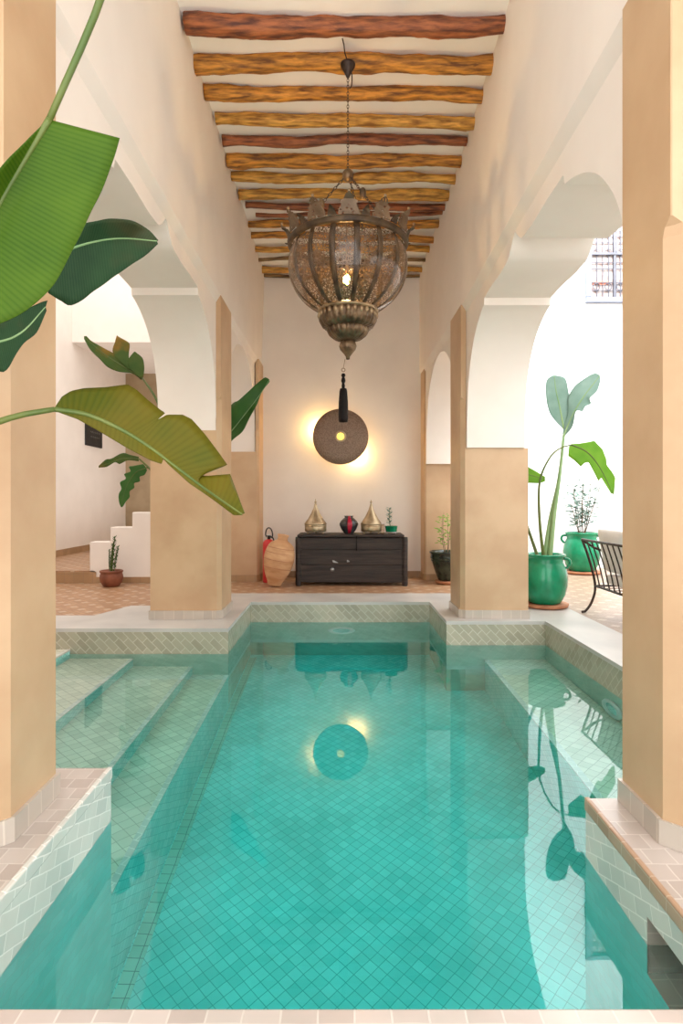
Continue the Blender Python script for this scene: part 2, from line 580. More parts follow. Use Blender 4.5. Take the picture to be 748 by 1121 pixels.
def tube(bm, pts, r, seg=8, n=None, caps=True, straight=False):
    """r: number or (start, end)"""
    path = resample(pts, n or len(pts)) if straight else smooth_path(pts, n or max(8, len(pts) * 4))
    r0, r1 = r if isinstance(r, (tuple, list)) else (r, r)
    rings = []
    ref = None
    for i, p in enumerate(path):
        t = (path[min(i + 1, len(path) - 1)] - path[max(i - 1, 0)]).normalized()
        if ref is None:
            ref = t.orthogonal().normalized()
        ref = (ref - t * ref.dot(t)).normalized()
        b = t.cross(ref)
        rr = r0 + (r1 - r0) * i / (len(path) - 1)
        rings.append([bm.verts.new(p + (ref * math.cos(2 * PI * k / seg) + b * math.sin(2 * PI * k / seg)) * rr) for k in range(seg)])
    for a, b in zip(rings, rings[1:]):
        for k in range(seg):
            j = (k + 1) % seg
            bm.faces.new((a[k], a[j], b[j], b[k]))
    if caps:
        bm.faces.new(rings[0][::-1])
        bm.faces.new(rings[-1])
    return bm


def tb(pts, r, **kw):
    return tube(B(), pts, r, **kw)


def torus(bm, R_, r_, mat4, seg=20, s2=8):
    rings = []
    for i in range(seg):
        a = 2 * PI * i / seg
        rings.append([bm.verts.new(mat4 @ Vector(((R_ + r_ * math.cos(2 * PI * k / s2)) * math.cos(a), (R_ + r_ * math.cos(2 * PI * k / s2)) * math.sin(a),
                                                  r_ * math.sin(2 * PI * k / s2)))) for k in range(s2)])
    for i in range(seg):
        a, b = rings[i], rings[(i + 1) % seg]
        for k in range(s2):
            j = (k + 1) % s2
            bm.faces.new((a[k], b[k], b[j], a[j]))
    return bm


def blade(bm, mid, left, right, n=36, m=5, sag=0.0, ripple=0.0, seed=0, off=Vector((0, 0, 0)), open_edges=False):
    """leaf blade between a midrib and its two edges"""
    uvl = bm.loops.layers.uv.verify()
    md = smooth_path(mid, n)
    lf = resample([Vector(p) for p in left], n) if open_edges else smooth_path(left, n)
    rt = resample([Vector(p) for p in right], n) if open_edges else smooth_path(right, n)
    grid = []
    for i in range(n):
        row = []
        t = i / (n - 1)
        for s in range(-m, m + 1):
            k = abs(s) / m
            e = lf[i] if s < 0 else rt[i]
            p = md[i].lerp(e, k)
            w = (e - md[i]).length
            p = p + Vector((0, 0, -1)) * sag * k * k * w
            rp = ripple * k * math.sin(t * 34 + seed + (1.3 if s < 0 else 0)) * w
            p = p + Vector((0, 1, 0)) * rp
            row.append((bm.verts.new(p - off), (t, 0.5 + 0.5 * s / m)))
        grid.append(row)
    for i in range(n - 1):
        for j in range(2 * m):
            c = (grid[i][j], grid[i + 1][j], grid[i + 1][j + 1], grid[i][j + 1])
            try:
                f = bm.faces.new([v for v, _ in c])
            except ValueError:
                continue
            for l, (_, u) in zip(f.loops, c):
                l[uvl].uv = u
    return bm


def px(pts, D):
    """[(x, y) or (x, y, D)] -> points of the place"""
    out = []
    for i, p in enumerate(pts):
        d = p[2] if len(p) > 2 else (D if not isinstance(D, (tuple, list)) else D[0] + (D[1] - D[0]) * i / max(1, len(pts) - 1))
        out.append(P(p[0], p[1], d))
    return out


# ================================================================== THE SETTING
ZC = H + 3.60           # ceiling
ZML, ZMR = 3.36, 3.27   # height of the ledge above each arcade
BACK = 9.60
WATER = -0.245
DEEP = -1.70


def XR(d):
    return 1.175 + (min(max(d, 2.1), 6.3) - 2.1) * 0.0265


def XL(d):
    return -(1.195 + (min(max(d, 2.1), 6.3) - 2.1) * 0.008)


# ---- floors
def floor_rects(name, rects, mat, z=0.0, th=0.12, label=None, **kw):
    bm = B()
    for x0, x1, y0, y1 in rects:
        box(bm, x0, x1, y0, y1, z - th, z)
    return struct(name, bm, mat, label=label, **kw)


floor_rects('floor', [(-5.2, -1.9, 6.46, 8.95), (-1.9, 1.9, 7.97, BACK), (1.9, 2.62, 7.0, 10.9), (-5.2, -2.95, 0.9, 5.81), (-1.9, -1.7, 7.05, 8.95)],
            M['terracotta'], -0.002)
floor_rects('floor_courtyard', [(2.62, 7.5, -1.0, 10.9)], M['sunlit_terracotta'], -0.002, label='terracotta courtyard floor tiles, sunlight painted in as a paler tone')
bm = B()
for x0, x1, y0, y1 in ((-5.2, -1.065, 5.81, 6.46), (-1.7, -1.065, 6.46, 7.97), (-1.065, 1.10, 7.30, 7.97), (1.10, 1.9, 6.157, 7.97), (1.9, 2.62, 6.157, 7.0),
                       (2.11, 2.62, 2.523, 6.157)):
    box(bm, x0, x1, y0, y1, -0.035, 0.0)
# the slanting slab beside the stair-side pillar
vs = [bm.verts.new((x, y, z)) for z in (-0.12, 0) for x, y in ((-2.62, 6.46), (-1.7, 6.46), (-1.7, 7.05), (-2.43, 7.05))]
bm.faces.new(vs[4:8])
struct('floor_marble_edge', bm, M['marble'], label='pale marble edging slabs around the far end of the pool')
floor_rects('floor_coping', [(-2.95, -1.06, -0.6, 2.806), (-1.06, 1.034, -0.6, 1.481), (1.034, 2.62, -0.6, 2.523)], M['coping_tile'], 0.0, 0.05,
            label='rosy tiled coping around the near end of the pool', bevel=0.008)

M['lip_brown'] = m_tile('brown_lip_tile', (0.36, 0.22, 0.14), (0.46, 0.31, 0.21), (0.50, 0.38, 0.28), 0.10, 0.10, 0, 0.3, 0.003)
struct('trim_1', bx(1.028, 1.050, 1.477, 2.527, -0.053, 0.0025), M['lip_brown'], label='brownish edge tiles of the coping under the courtyard side pillar', bevel=0.006)
struct('trim_2', bx(-1.078, -1.054, 1.477, 2.810, -0.053, 0.0025), M['near_wall'], label='pearl white edge tiles of the coping under the near stair side pillar', bevel=0.006)
# ---- pool basin
poly = [(-1.06, 1.481), (1.034, 1.481), (1.034, 2.523), (2.11, 2.523), (2.11, 6.157), (1.10, 6.157), (1.10, 7.30), (-1.065, 7.30), (-1.065, 5.81), (-2.95, 5.81), (-2.95, 2.806),
        (-1.06, 2.806)]
bm = B()
bm.faces.new([bm.verts.new((x, y, DEEP)) for x, y in poly])
struct('floor_pool', bm, M['pool_floor'], label='turquoise diagonal tiles on the pool bottom')
near_w, far_w, near_d, far_d = B(), B(), B(), B()
WL = WATER - 0.006
for i, (a, b) in enumerate(zip(poly, poly[1:] + poly[:1])):
    t = near_w if i in (0, 11, 10) else far_w
    if i == 1:   # this wall has the skimmer mouth in it
        x = 1.034
        for bb, y0, y1, z0, z1 in ((near_d, 1.481, 1.70, DEEP, WL), (near_w, 1.481, 1.70, WL, -0.05), (near_d, 1.70, 2.02, DEEP, -0.42), (near_w, 1.70, 2.02, -0.15, -0.05),
                                   (near_d, 2.02, 2.523, DEEP, WL), (near_w, 2.02, 2.523, WL, -0.05)):
            quad(bb, (x, y0, z0), (x, y0, z1), (x, y1, z1), (x, y1, z0))
        continue
    zt = -0.05 if i in (0, 1, 2, 10, 11) else -0.034
    quad(t, (a[0], a[1], WL), (a[0], a[1], zt), (b[0], b[1], zt), (b[0], b[1], WL))
    quad(near_d if t is near_w else far_d, (a[0], a[1], DEEP), (a[0], a[1], WL), (b[0], b[1], WL), (b[0], b[1], DEEP))
struct('wall_pool_near', near_w, M['near_wall'], label='pearl tiled pool sides at the near end')
struct('wall_pool_far', far_w, M['pool_wall'], label='sage herringbone tiled pool sides at the far end')
struct('wall_pool_near_deep', near_d, M['pool_deep_wall'], label='turquoise tiled pool sides under water at the near end')
struct('wall_pool_far_deep', far_d, M['pool_far_deep'], label='sea green tiled pool sides under water at the far end')
bm = B()
box(bm, 1.0335, 1.40, 1.70, 2.02, -0.42, -0.15)
bm.faces.ensure_lookup_table()
bmesh.ops.delete(bm, geom=[f for f in bm.faces if f.calc_center_median().x < 1.05], context='FACES')
struct('trim_skimmer', bm, M['skirt_tile'], label='square skimmer mouth in the near pool side')
# water
bm = B()
g = 0.004
lo, hi = [], []
wpoly = poly[:2] + [(1.034, 1.705), (1.39, 1.705), (1.39, 2.015), (1.034, 2.015)] + poly[2:]
cxp = []
for i in range(len(wpoly)):   # push every side a little into the basin wall
    p0, p1, p2 = (Vector(wpoly[k % len(wpoly)]) for k in (i - 1, i, i + 1))
    n1, n2 = (p1 - p0).normalized(), (p2 - p1).normalized()
    cxp.append((p1.x + g * (n1.y + n2.y), p1.y - g * (n1.x + n2.x)))
top = [bm.verts.new((x, y, WATER)) for x, y in cxp]
bot = [bm.verts.new((x, y, DEEP - 0.01)) for x, y in cxp]
bm.faces.new(top)
bm.faces.new(bot[::-1])
for i in range(len(wpoly)):
    j = (i + 1) % len(wpoly)
    bm.faces.new((top[j], top[i], bot[i], bot[j]))
bmesh.ops.recalc_face_normals(bm, faces=bm.faces)
wo = struct('water', bm, M['water'], label='still clear turquoise pool water')
# steps down into the pool
bm = B()
for x0, x1, zt in ((-2.94, -2.59, -0.20), (-2.59, -1.98, -0.415), (-1.98, -1.41, -0.67), (-1.41, -1.063, -0.915)):
    box(bm, x0, x1, 2.81, 5.806, DEEP, zt)
bm.normal_update()
for f in bm.faces:
    f.material_index = 0 if abs(f.normal.z) > 0.5 else 1
struct('floor_pool_steps', bm, [M['step_tile'], M['pool_floor']], label='wide sage tiled steps going down into the pool')
bm = B()
for x1, zt in ((-2.59, -0.20), (-1.98, -0.415), (-1.41, -0.67), (-1.063, -0.915)):
    box(bm, x1 - 0.03, x1 + 0.006, 2.815, 5.8, zt - 0.012, zt + 0.003)
struct('trim_step_nosing', bm, M['near_wall'], label='pale tile nosings along the pool steps')
bm = B()
box(bm, 1.49, 2.105, 2.53, 6.15, DEEP, -0.785)
bm.normal_update()
for f in bm.faces:
    f.material_index = 0 if abs(f.normal.z) > 0.5 else 1
struct('floor_pool_bench', bm, [M['step_tile'], M['pool_floor']], label='submerged tiled bench along the courtyard side')
bm = B()
box(bm, 1.484, 1.53, 2.53, 6.15, -0.80, -0.782)
struct('trim_bench_nosing', bm, M['near_wall'], label='pale nosing of the submerged bench')
bm = B()
box(bm, -1.055, -0.975, 1.6, 7.2, DEEP, DEEP + 0.004)
struct('trim_pool_border', bm, M['pool_border'], label='straight border tiles along the pool bottom')


# ---- arcades
def arch_profile(side):
    dz = 0.09 if side < 0 else 0.0
    sp = 0.71 if side < 0 else 0.53
    half = [(0.0, 1.955), (0.05, 1.91), (0.10, 1.865), (0.16, 1.825), (0.21, 1.812), (0.26, 1.808), (0.40, 1.80), (0.70, 1.812), (0.97, 1.806), (0.985, 1.745), (1.10, 1.718),
            (1.27, 1.65), (1.42, 1.555), (1.55, 1.42), (1.63, 1.30), (1.70, 1.13), (1.74, 0.93), (1.76, 0.75), (1.76, sp - dz)]
    curve = smooth_path([Vector((u, 0, z)) for u, z in half[9:-1]], 26)
    half = half[:9] + [(p.x, p.z) for p in curve] + half[-1:]
    return half, dz, sp


def arcade(side):
    s = side
    X = XR if s > 0 else XL
    zm = ZMR if s > 0 else ZML
    half, dz, sp = arch_profile(s)
    low = []   # (D, z) lower boundary from near to far
    c, hw = 4.39, 1.86
    low.append((2.14, 1.25 + sp))
    pts = [(c - u * hw / 1.76, H + z + dz) for u, z in half[::-1]] + [(c + u * hw / 1.76, H + z + dz) for u, z in half[1:]]
    low += pts
    c2, hw2 = 8.0, 1.15
    small = [(0, 1.92), (0.15, 1.91), (0.40, 1.86), (0.62, 1.76), (0.82, 1.62), (0.97, 1.45), (1.07, 1.25), (1.13, 1.02), (1.15, 0.8), (1.15, sp - dz)]
    small = [(p.x, p.z) for p in smooth_path([Vector((u, 0, z)) for u, z in small[:-1]], 24)] + small[-1:]
    low += [(c2 - u, H + z + dz) for u, z in small[::-1]] + [(c2 + u, H + z + dz) for u, z in small[1:]]
    low.append((BACK, H + sp))
    bm = B()
    rec = 0.045
    th = 0.60

    def xin(d):
        return X(d) + s * rec

    def xout(d):
        return X(d) + s * (rec + th)
    a = [bm.verts.new((xin(d), d, z)) for d, z in low]
    b = [bm.verts.new((xout(d), d, z)) for d, z in low]
    at = [bm.verts.new((xin(d), d, zm - 0.075)) for d, z in low]
    ac = [bm.verts.new((X(d), d, zm)) for d, z in low]
    bt = [bm.verts.new((xout(d), d, zm)) for d, z in low]
    for i in range(len(low) - 1):
        for r0, r1 in ((a, at), (at, ac), (b, bt), (a, b)):
            if abs(low[i][0] - low[i + 1][0]) < 1e-6 and r0 is not a:
                continue
            if abs(low[i][0] - low[i + 1][0]) < 1e-6 and r1 is at:
                continue
            bm.faces.new((r0[i], r0[i + 1], r1[i + 1], r1[i]))
    bmesh.ops.remove_doubles(bm, verts=bm.verts, dist=1e-5)
    bmesh.ops.recalc_face_normals(bm, faces=bm.faces)
    nm = 'wall_right' if s > 0 else 'wall_left'
    ob = struct(nm, bm, M['plaster'], smooth=True, label='white plastered arcade with a scalloped arch on the %s side of the pool' % ('courtyard' if s > 0 else 'stair'))
    ob.data.set_sharp_from_angle(angle=R(24))
    # upper wall
    bm = B()
    lean = 0.0 if s > 0 else 0.05
    ds = [0.5, 2.0, 2.53, 4.3, 6.3, BACK]
    f0 = [bm.verts.new((X(d), d, zm)) for d in ds]
    f1 = [bm.verts.new((X(d) - s * lean, d, ZC + 0.15)) for d in ds]
    g0 = [bm.verts.new((X(d) + s * 0.65, d, zm)) for d in ds]
    g1 = [bm.verts.new((X(d) + s * 0.65, d, ZC + 0.15)) for d in ds]
    for i in range(len(ds) - 1):
        for r0, r1 in ((f0, f1), (g0, g1), (f0, g0), (f1, g1)):
            bm.faces.new((r0[i], r0[i + 1], r1[i + 1], r1[i]))
    bm.faces.new((f0[0], f1[0], g1[0], g0[0]))
    bmesh.ops.recalc_face_normals(bm, faces=bm.faces)
    struct(nm + '_upper', bm, M['plaster'], label='smooth white upper wall above the %s arcade' % ('courtyard' if s > 0 else 'stair'))


arcade(1)
arcade(-1)

# back wall, ceiling
struct('wall_back', bx(-2.0, 2.1, BACK, BACK + 0.2, -0.12, ZC + 0.15), M['plaster'], label='white end wall behind the wooden chest')
struct('ceiling', bx(-1.9, 1.95, 0.5, BACK + 0.2, ZC, ZC + 0.2), M['ceiling'], label='white plastered ceiling between the log beams')


def pillar(s, x0, x1, d0, d1, ztop, zstrip, zcham, ch, skirt, label, sk_label=None, sk_h=0.09):
    """x0 pool face, x1 outer face, d0 near face, d1 far face; chamfered pool corner with a stop"""
    bm = B()
    def ring(z, c, xo):
        return [bm.verts.new(p) for p in ((x0, d1, z), (xo, d1, z), (xo, d0, z), (x0 + s * c, d0, z), (x0, d0 + c, z))]
    def skin(rs):
        for a, b in zip(rs, rs[1:]):
            for i in range(5):
                j = (i + 1) % 5
                bm.faces.new((a[i], a[j], b[j], b[i]))
        bm.faces.new(rs[-1])
    stop = [(zcham - 0.05, 1), (zcham - 0.015, 0.75), (zcham + 0.01, 0.08)]
    if zstrip > ztop:   # the pilaster carries on up to the ledge
        skin([ring(0, ch, x1), ring(ztop, ch, x1)])
        xo = x0 + s * 0.055
        skin([ring(ztop, ch, xo)] + [ring(z, ch * k, xo) for z, k in stop] + [ring(zstrip, ch * 0.08, xo)])
    else:
        skin([ring(0, ch, x1)] + [ring(z, ch * k, x1) for z, k in stop] + [ring(ztop, ch * 0.08, x1)])
    bmesh.ops.recalc_face_normals(bm, faces=bm.faces)
    o = struct('pillar', bm, M['tadelakt'], label=label)
    bm = B()
    e = 0.014
    xa, xb = x0 - s * e, x1 + s * e
    pts = [(xa, d1 + e), (xb, d1 + e), (xb, d0 - e), (x0 + s * ch, d0 - e), (xa, d0 + ch)]
    lo_ = [bm.verts.new((x, y, 0.001)) for x, y in pts]
    hi_ = [bm.verts.new((x, y, sk_h)) for x, y in pts]
    for i in range(5):
        j = (i + 1) % 5
        bm.faces.new((lo_[i], lo_[j], hi_[j], hi_[i]))
    bm.faces.new(hi_)
    bmesh.ops.recalc_face_normals(bm, faces=bm.faces)
    obj('skirting', bm, skirt, o)
    return o


pillar(-1, -1.195, -1.95, 2.145, 2.545, ZML, ZML, 2.24, 0.05, M['skirt_tile'], 'big tan pillar nearest the camera behind the large banana leaves')
pillar(1, 1.172, 1.95, 2.125, 2.49, ZMR, ZMR, 2.24, 0.055, M['skirt_tile'], 'big tan pillar nearest the camera on the courtyard side')
pillar(-1, -1.222, -1.955, 6.25, 6.85, 1.25 + 0.71, ZML, 2.3, 0.045, M['skirt_tile'], 'middle tan pillar on the stair side of the pool')
pillar(1, 1.272, 1.975, 6.28, 6.86, 1.25 + 0.53, ZMR, 2.3, 0.045, M['skirt_tile'], 'middle tan pillar beside the green pot')
pillar(-1, -1.205, -1.85, 9.10, BACK, 1.25 + 0.71, ZML, 2.3, 0.03, M['brown_skirt'], 'far tan pier beside the clay urn', sk_h=0.10)
pillar(1, 1.305, 1.9, 9.22, BACK, 1.25 + 0.53, ZMR, 2.3, 0.03, M['brown_skirt'], 'far tan pier behind the black planter', sk_h=0.10)
bm = B()
box(bm, -1.2, 1.3, BACK - 0.015, BACK, 0, 0.10)
struct('baseboard_back', bm, M['brown_skirt'], label='brown tile skirting along the end wall')

# ---- courtyard
struct('wall_courtyard_end', bx(1.9, 7.6, 10.9, 11.1, -0.12, 9.0), M['white_plaster'], label='bright white end wall of the open courtyard')
struct('wall_courtyard_side', bx(7.5, 7.7, -1.0, 11.1, -0.12, 7.0), M['white_plaster'], label='white far side wall of the open courtyard')
struct('wall_gallery_outer', bx(1.9, 2.1, BACK, 10.95, -0.12, 9.0), M['white_plaster'], label='white wall return between gallery and courtyard')
# ---- stair patio
struct('wall_patio_shade', bx(-5.4, -1.9, 0.3, 0.5, -0.12, 8.5), M['plaster'], label='unseen wall added at the near end to shade the stair patio')  # out of view, added to cut the light in the patio
struct('wall_patio_side', bx(-5.4, -5.2, 0.5, 15.5, -0.12, 8.5), M['plaster'], label='pale side wall of the stair patio')
struct('wall_patio_lintel', bx(-5.2, -1.85, 11.75, 12.1, 4.30, 8.5), M['plaster'], label='white wall over the recessed stairway')
struct('wall_patio_end', bx(-5.2, -1.85, 14.7, 14.9, -0.12, 4.6), M['brown_wall'], label='brown end wall of the stairway recess')
struct('ceiling_stairway', bx(-5.2, -1.85, 12.1, 14.9, 4.30, 4.45), M['plaster'], label='underside over the stairway recess')
struct('wall_gallery_return', bx(-2.0, -1.86, BACK, 14.9, -0.12, 7.5), M['plaster'], label='white wall return beside the stairway')
bm = B()
box(bm, -5.2, -3.62, 8.95, 14.7, -0.12, 0.18)
struct('floor_landing', bm, M['terracotta'], label='raised tiled landing at the foot of the stairs')
bm = B()
box(bm, -5.2, -3.60, 8.93, 8.95, 0.0, 0.165)
box(bm, -3.60, -1.9, 8.93, 8.95, 0.0, 0.09)
box(bm, -5.2, -5.18, 9.0, 14.7, 0.18, 0.30)
struct('baseboard_patio', bm, M['brown_skirt'], label='brown tile riser and skirting round the stair patio')


# stair with stepped white parapet
def stairs():
    t = thing('staircase', 'white masonry staircase with a stepped parapet behind the small clay pot', 'stairs', (-3.7, 8.95, 0))
    pr = [(0.0, 0.0), (1.66, 0.0), (1.66, 1.49), (1.20, 1.49), (1.20, 1.27), (0.94, 1.27), (0.94, 1.05), (0.63, 1.05), (0.63, 0.83), (0.31, 0.83), (0.31, 0.61), (0.0, 0.61)]
    bm = B()
    a = [bm.verts.new((x, 0, z)) for x, z in pr]
    b = [bm.verts.new((x, 0.22, z)) for x, z in pr]
    bm.faces.new(a[::-1])
    bm.faces.new(b)
    for i in range(len(pr)):
        j = (i + 1) % len(pr)
        bm.faces.new((a[i], a[j], b[j], b[i]))
    bmesh.ops.recalc_face_normals(bm, faces=bm.faces)
    obj('parapet', bm, M['plaster'], t, bevel=0.012)
    bm = B()
    for i in range(5):
        x0 = 0.15 + 0.31 * i
        box(bm, x0, 1.66, 0.22, 1.5, 0.0, 0.36 + 0.2 * i)
    obj('treads', bm, M['brown_wall'], t)


stairs()

# courtyard window high on the end wall
def window():
    D = 10.9
    t = thing('window_1', 'blue grey grilled window high on the courtyard wall', 'window')
    t['kind'] = 'structure'
    x0 = (640.3 - CX) * D / F
    z0 = H + (CY - 332.5) * D / F
    x1, z1 = x0 + 1.25, z0 + 1.75
    y0, y1 = D - 0.09, D - 0.002
    bm = B()
    w = 0.095
    box(bm, x0, x1, y0, y1, z0, z0 + w)
    box(bm, x0, x1, y0, y1, z1 - w, z1)
    box(bm, x0, x0 + w, y0, y1, z0 + w, z1 - w)
    box(bm, x1 - w, x1, y0, y1, z0 + w, z1 - w)
    obj('window_frame', bm, M['frame_blue'], t, bevel=0.01)
    obj('pane', bx(x0 + w, x1 - w, D - 0.03, D - 0.01, z0 + w, z1 - w), M['pane'], t)
    bm = B()
    zi, zj = z0 + w, z1 - w
    for k in range(1, 10):
        x = x0 + w + (x1 - x0 - 2 * w) * k / 10
        tube(bm, [(x, D - 0.05, zi), (x, D - 0.05, zj)], 0.008 if k != 4 else 0.03, 6, 2, straight=True)
    for f in (0.08, 0.17, 0.33, 0.40, 0.63, 0.70, 0.9):
        z = zi + (zj - zi) * f
        tube(bm, [(x0 + w, D - 0.055, z), (x1 - w, D - 0.055, z)], 0.008, 6, 2, straight=True)
    for k in range(5):
        for f in (0.125, 0.52, 0.8):
            torus(bm, 0.06, 0.008, Matrix.Translation((x0 + w + 0.1 + k * 0.21, D - 0.055, zi + (zj - zi) * f)) @ Matrix.Rotation(PI / 2, 4, 'X'), 16, 6)
    obj('grille', bm, M['frame_dark'], t)
    obj('crossbar', bx(x0 + w, x1 - w, D - 0.085, D - 0.06, zi + 0.76, zi + 0.80), M['frame_dark'], t)
    obj('red_panel', bx(x0 + w + 0.03, x0 + w + 0.33, D - 0.045, D - 0.032, zi + 0.235, zi + 0.30), M['rust'], t)


window()

# ================================================================== BEAMS
def beam(i, y, xl, xr, th, mat, label, tilt=0.0, Zb=None):
    Zu = 3.53
    D = Zu * F / (CY - y)
    r = th * D / F * 0.53
    zc = Zu + r * 0.30
    x0, x1 = (xl - CX) * D / F, (xr - CX) * D / F
    n, seg = 46, 14
    bm = B()
    rnd = random.Random(i * 13 + 5)
    off = Vector((rnd.random() * 50, rnd.random() * 50, 0))
    rings = []
    for k in range(n + 1):
        f = k / n
        x = x0 + (x1 - x0) * f
        dy = 0.06 * noise.noise(Vector((x * 0.9, 3.3, 0)) + off)
        dz = 0.035 * noise.noise(Vector((x * 1.3, 8.3, 0)) + off) - tilt * (f - 0.5)
        rr = r * (1 + 0.34 * noise.noise(Vector((x * 1.7, 1.1, 0)) + off) + 0.14 * noise.noise(Vector((x * 6, 5.1, 0)) + off))
        ring = []
        for s in range(seg):
            a = 2 * PI * s / seg
            q = rr * (1 + 0.22 * noise.noise(Vector((x * 2.5, math.cos(a) * 1.3, math.sin(a) * 1.3)) + off) + 0.13 * noise.noise(Vector((x * 14, math.cos(a) * 3, math.sin(a) * 3)) + off))
            ring.append(bm.verts.new((x, D + dy + q * math.cos(a), H + zc + dz + q * 0.92 * math.sin(a))))
        rings.append(ring)
    for a, b in zip(rings, rings[1:]):
        for s in range(seg):
            j = (s + 1) % seg
            bm.faces.new((a[s], a[j], b[j], b[s]))
    bm.faces.new(rings[0][::-1])
    bm.faces.new(rings[-1])
    o = obj('ceiling_beam', bm, M[mat], None, smooth=True)
    tag(o, label, 'beam', 'log beams across the ceiling')
    o['kind'] = 'thing'
    # root where it stands
    return o


BEAMS = [
    (29.5, 203, 559, 19, 'wood_red', 'red-brown log beam, nearest of the ceiling beams', 0.0),
    (70, 211, 546, 19, 'wood_orange', 'orange log beam that carries the lantern hook', 0.02),
    (106, 225, 532, 16, 'wood_orange', 'rough-barked orange log beam just beyond the hook beam', 0.0),
    (134.5, 237, 523, 13.5, 'wood_gold', 'golden log beam between the rough-barked beam and a red-brown one', 0.03),
    (156.5, 244, 511, 11.5, 'wood_red', 'thin red-brown log beam fifth from the near end', 0.0),
    (178.5, 249, 506, 14, 'wood_orange', 'stout orange log beam just beyond the thin red-brown one', 0.0),
    (196.5, 254, 499, 10.5, 'wood_gold', 'golden log beam crossing behind the lantern chain hub', 0.0),
    (215.5, 262, 494, 11.5, 'wood_gold', 'golden log beam right above the lantern crown', 0.0),
    (227, 269, 489, 7.5, 'wood_red', 'dark red log beam crowded against the golden beam above the crown', 0.02),
    (234.5, 280, 488, 4.5, 'wood_red', 'thinnest dark red pole next to the dark red beam', -0.02),
    (246.5, 272, 484, 8.5, 'wood_orange', 'orange log beam level with the lantern crown', 0.0),
    (261, 275, 479, 7.5, 'wood_orange', 'orange log beam sixth from the end wall', 0.06),
    (273.5, 279, 473, 7, 'wood_gold', 'golden log beam fourth from the end wall', 0.0),
    (285, 283, 467, 4.5, 'wood_dark', 'thin blackish log beam third from the end wall', 0.0),
    (296.5, 286, 463, 6, 'wood_gold', 'golden log beam last but one before the end wall', 0.0),
]
BEAMS[11] = BEAMS[11][:5] + ('orange log beam fifth from the end wall, sloping', 0.06)
BEAMS[12] = BEAMS[12][:5] + ('golden log beam fourth from the end wall', 0.0)
BEAMS.append((302, 289, 461, 3.5, 'wood_dark', 'thin dark log beam against the end wall', 0.0))
for i, (y, xl, xr, th, mt, lb, tl) in enumerate(BEAMS):
    beam(i, y, xl, xr, th, mt, lb, tl)

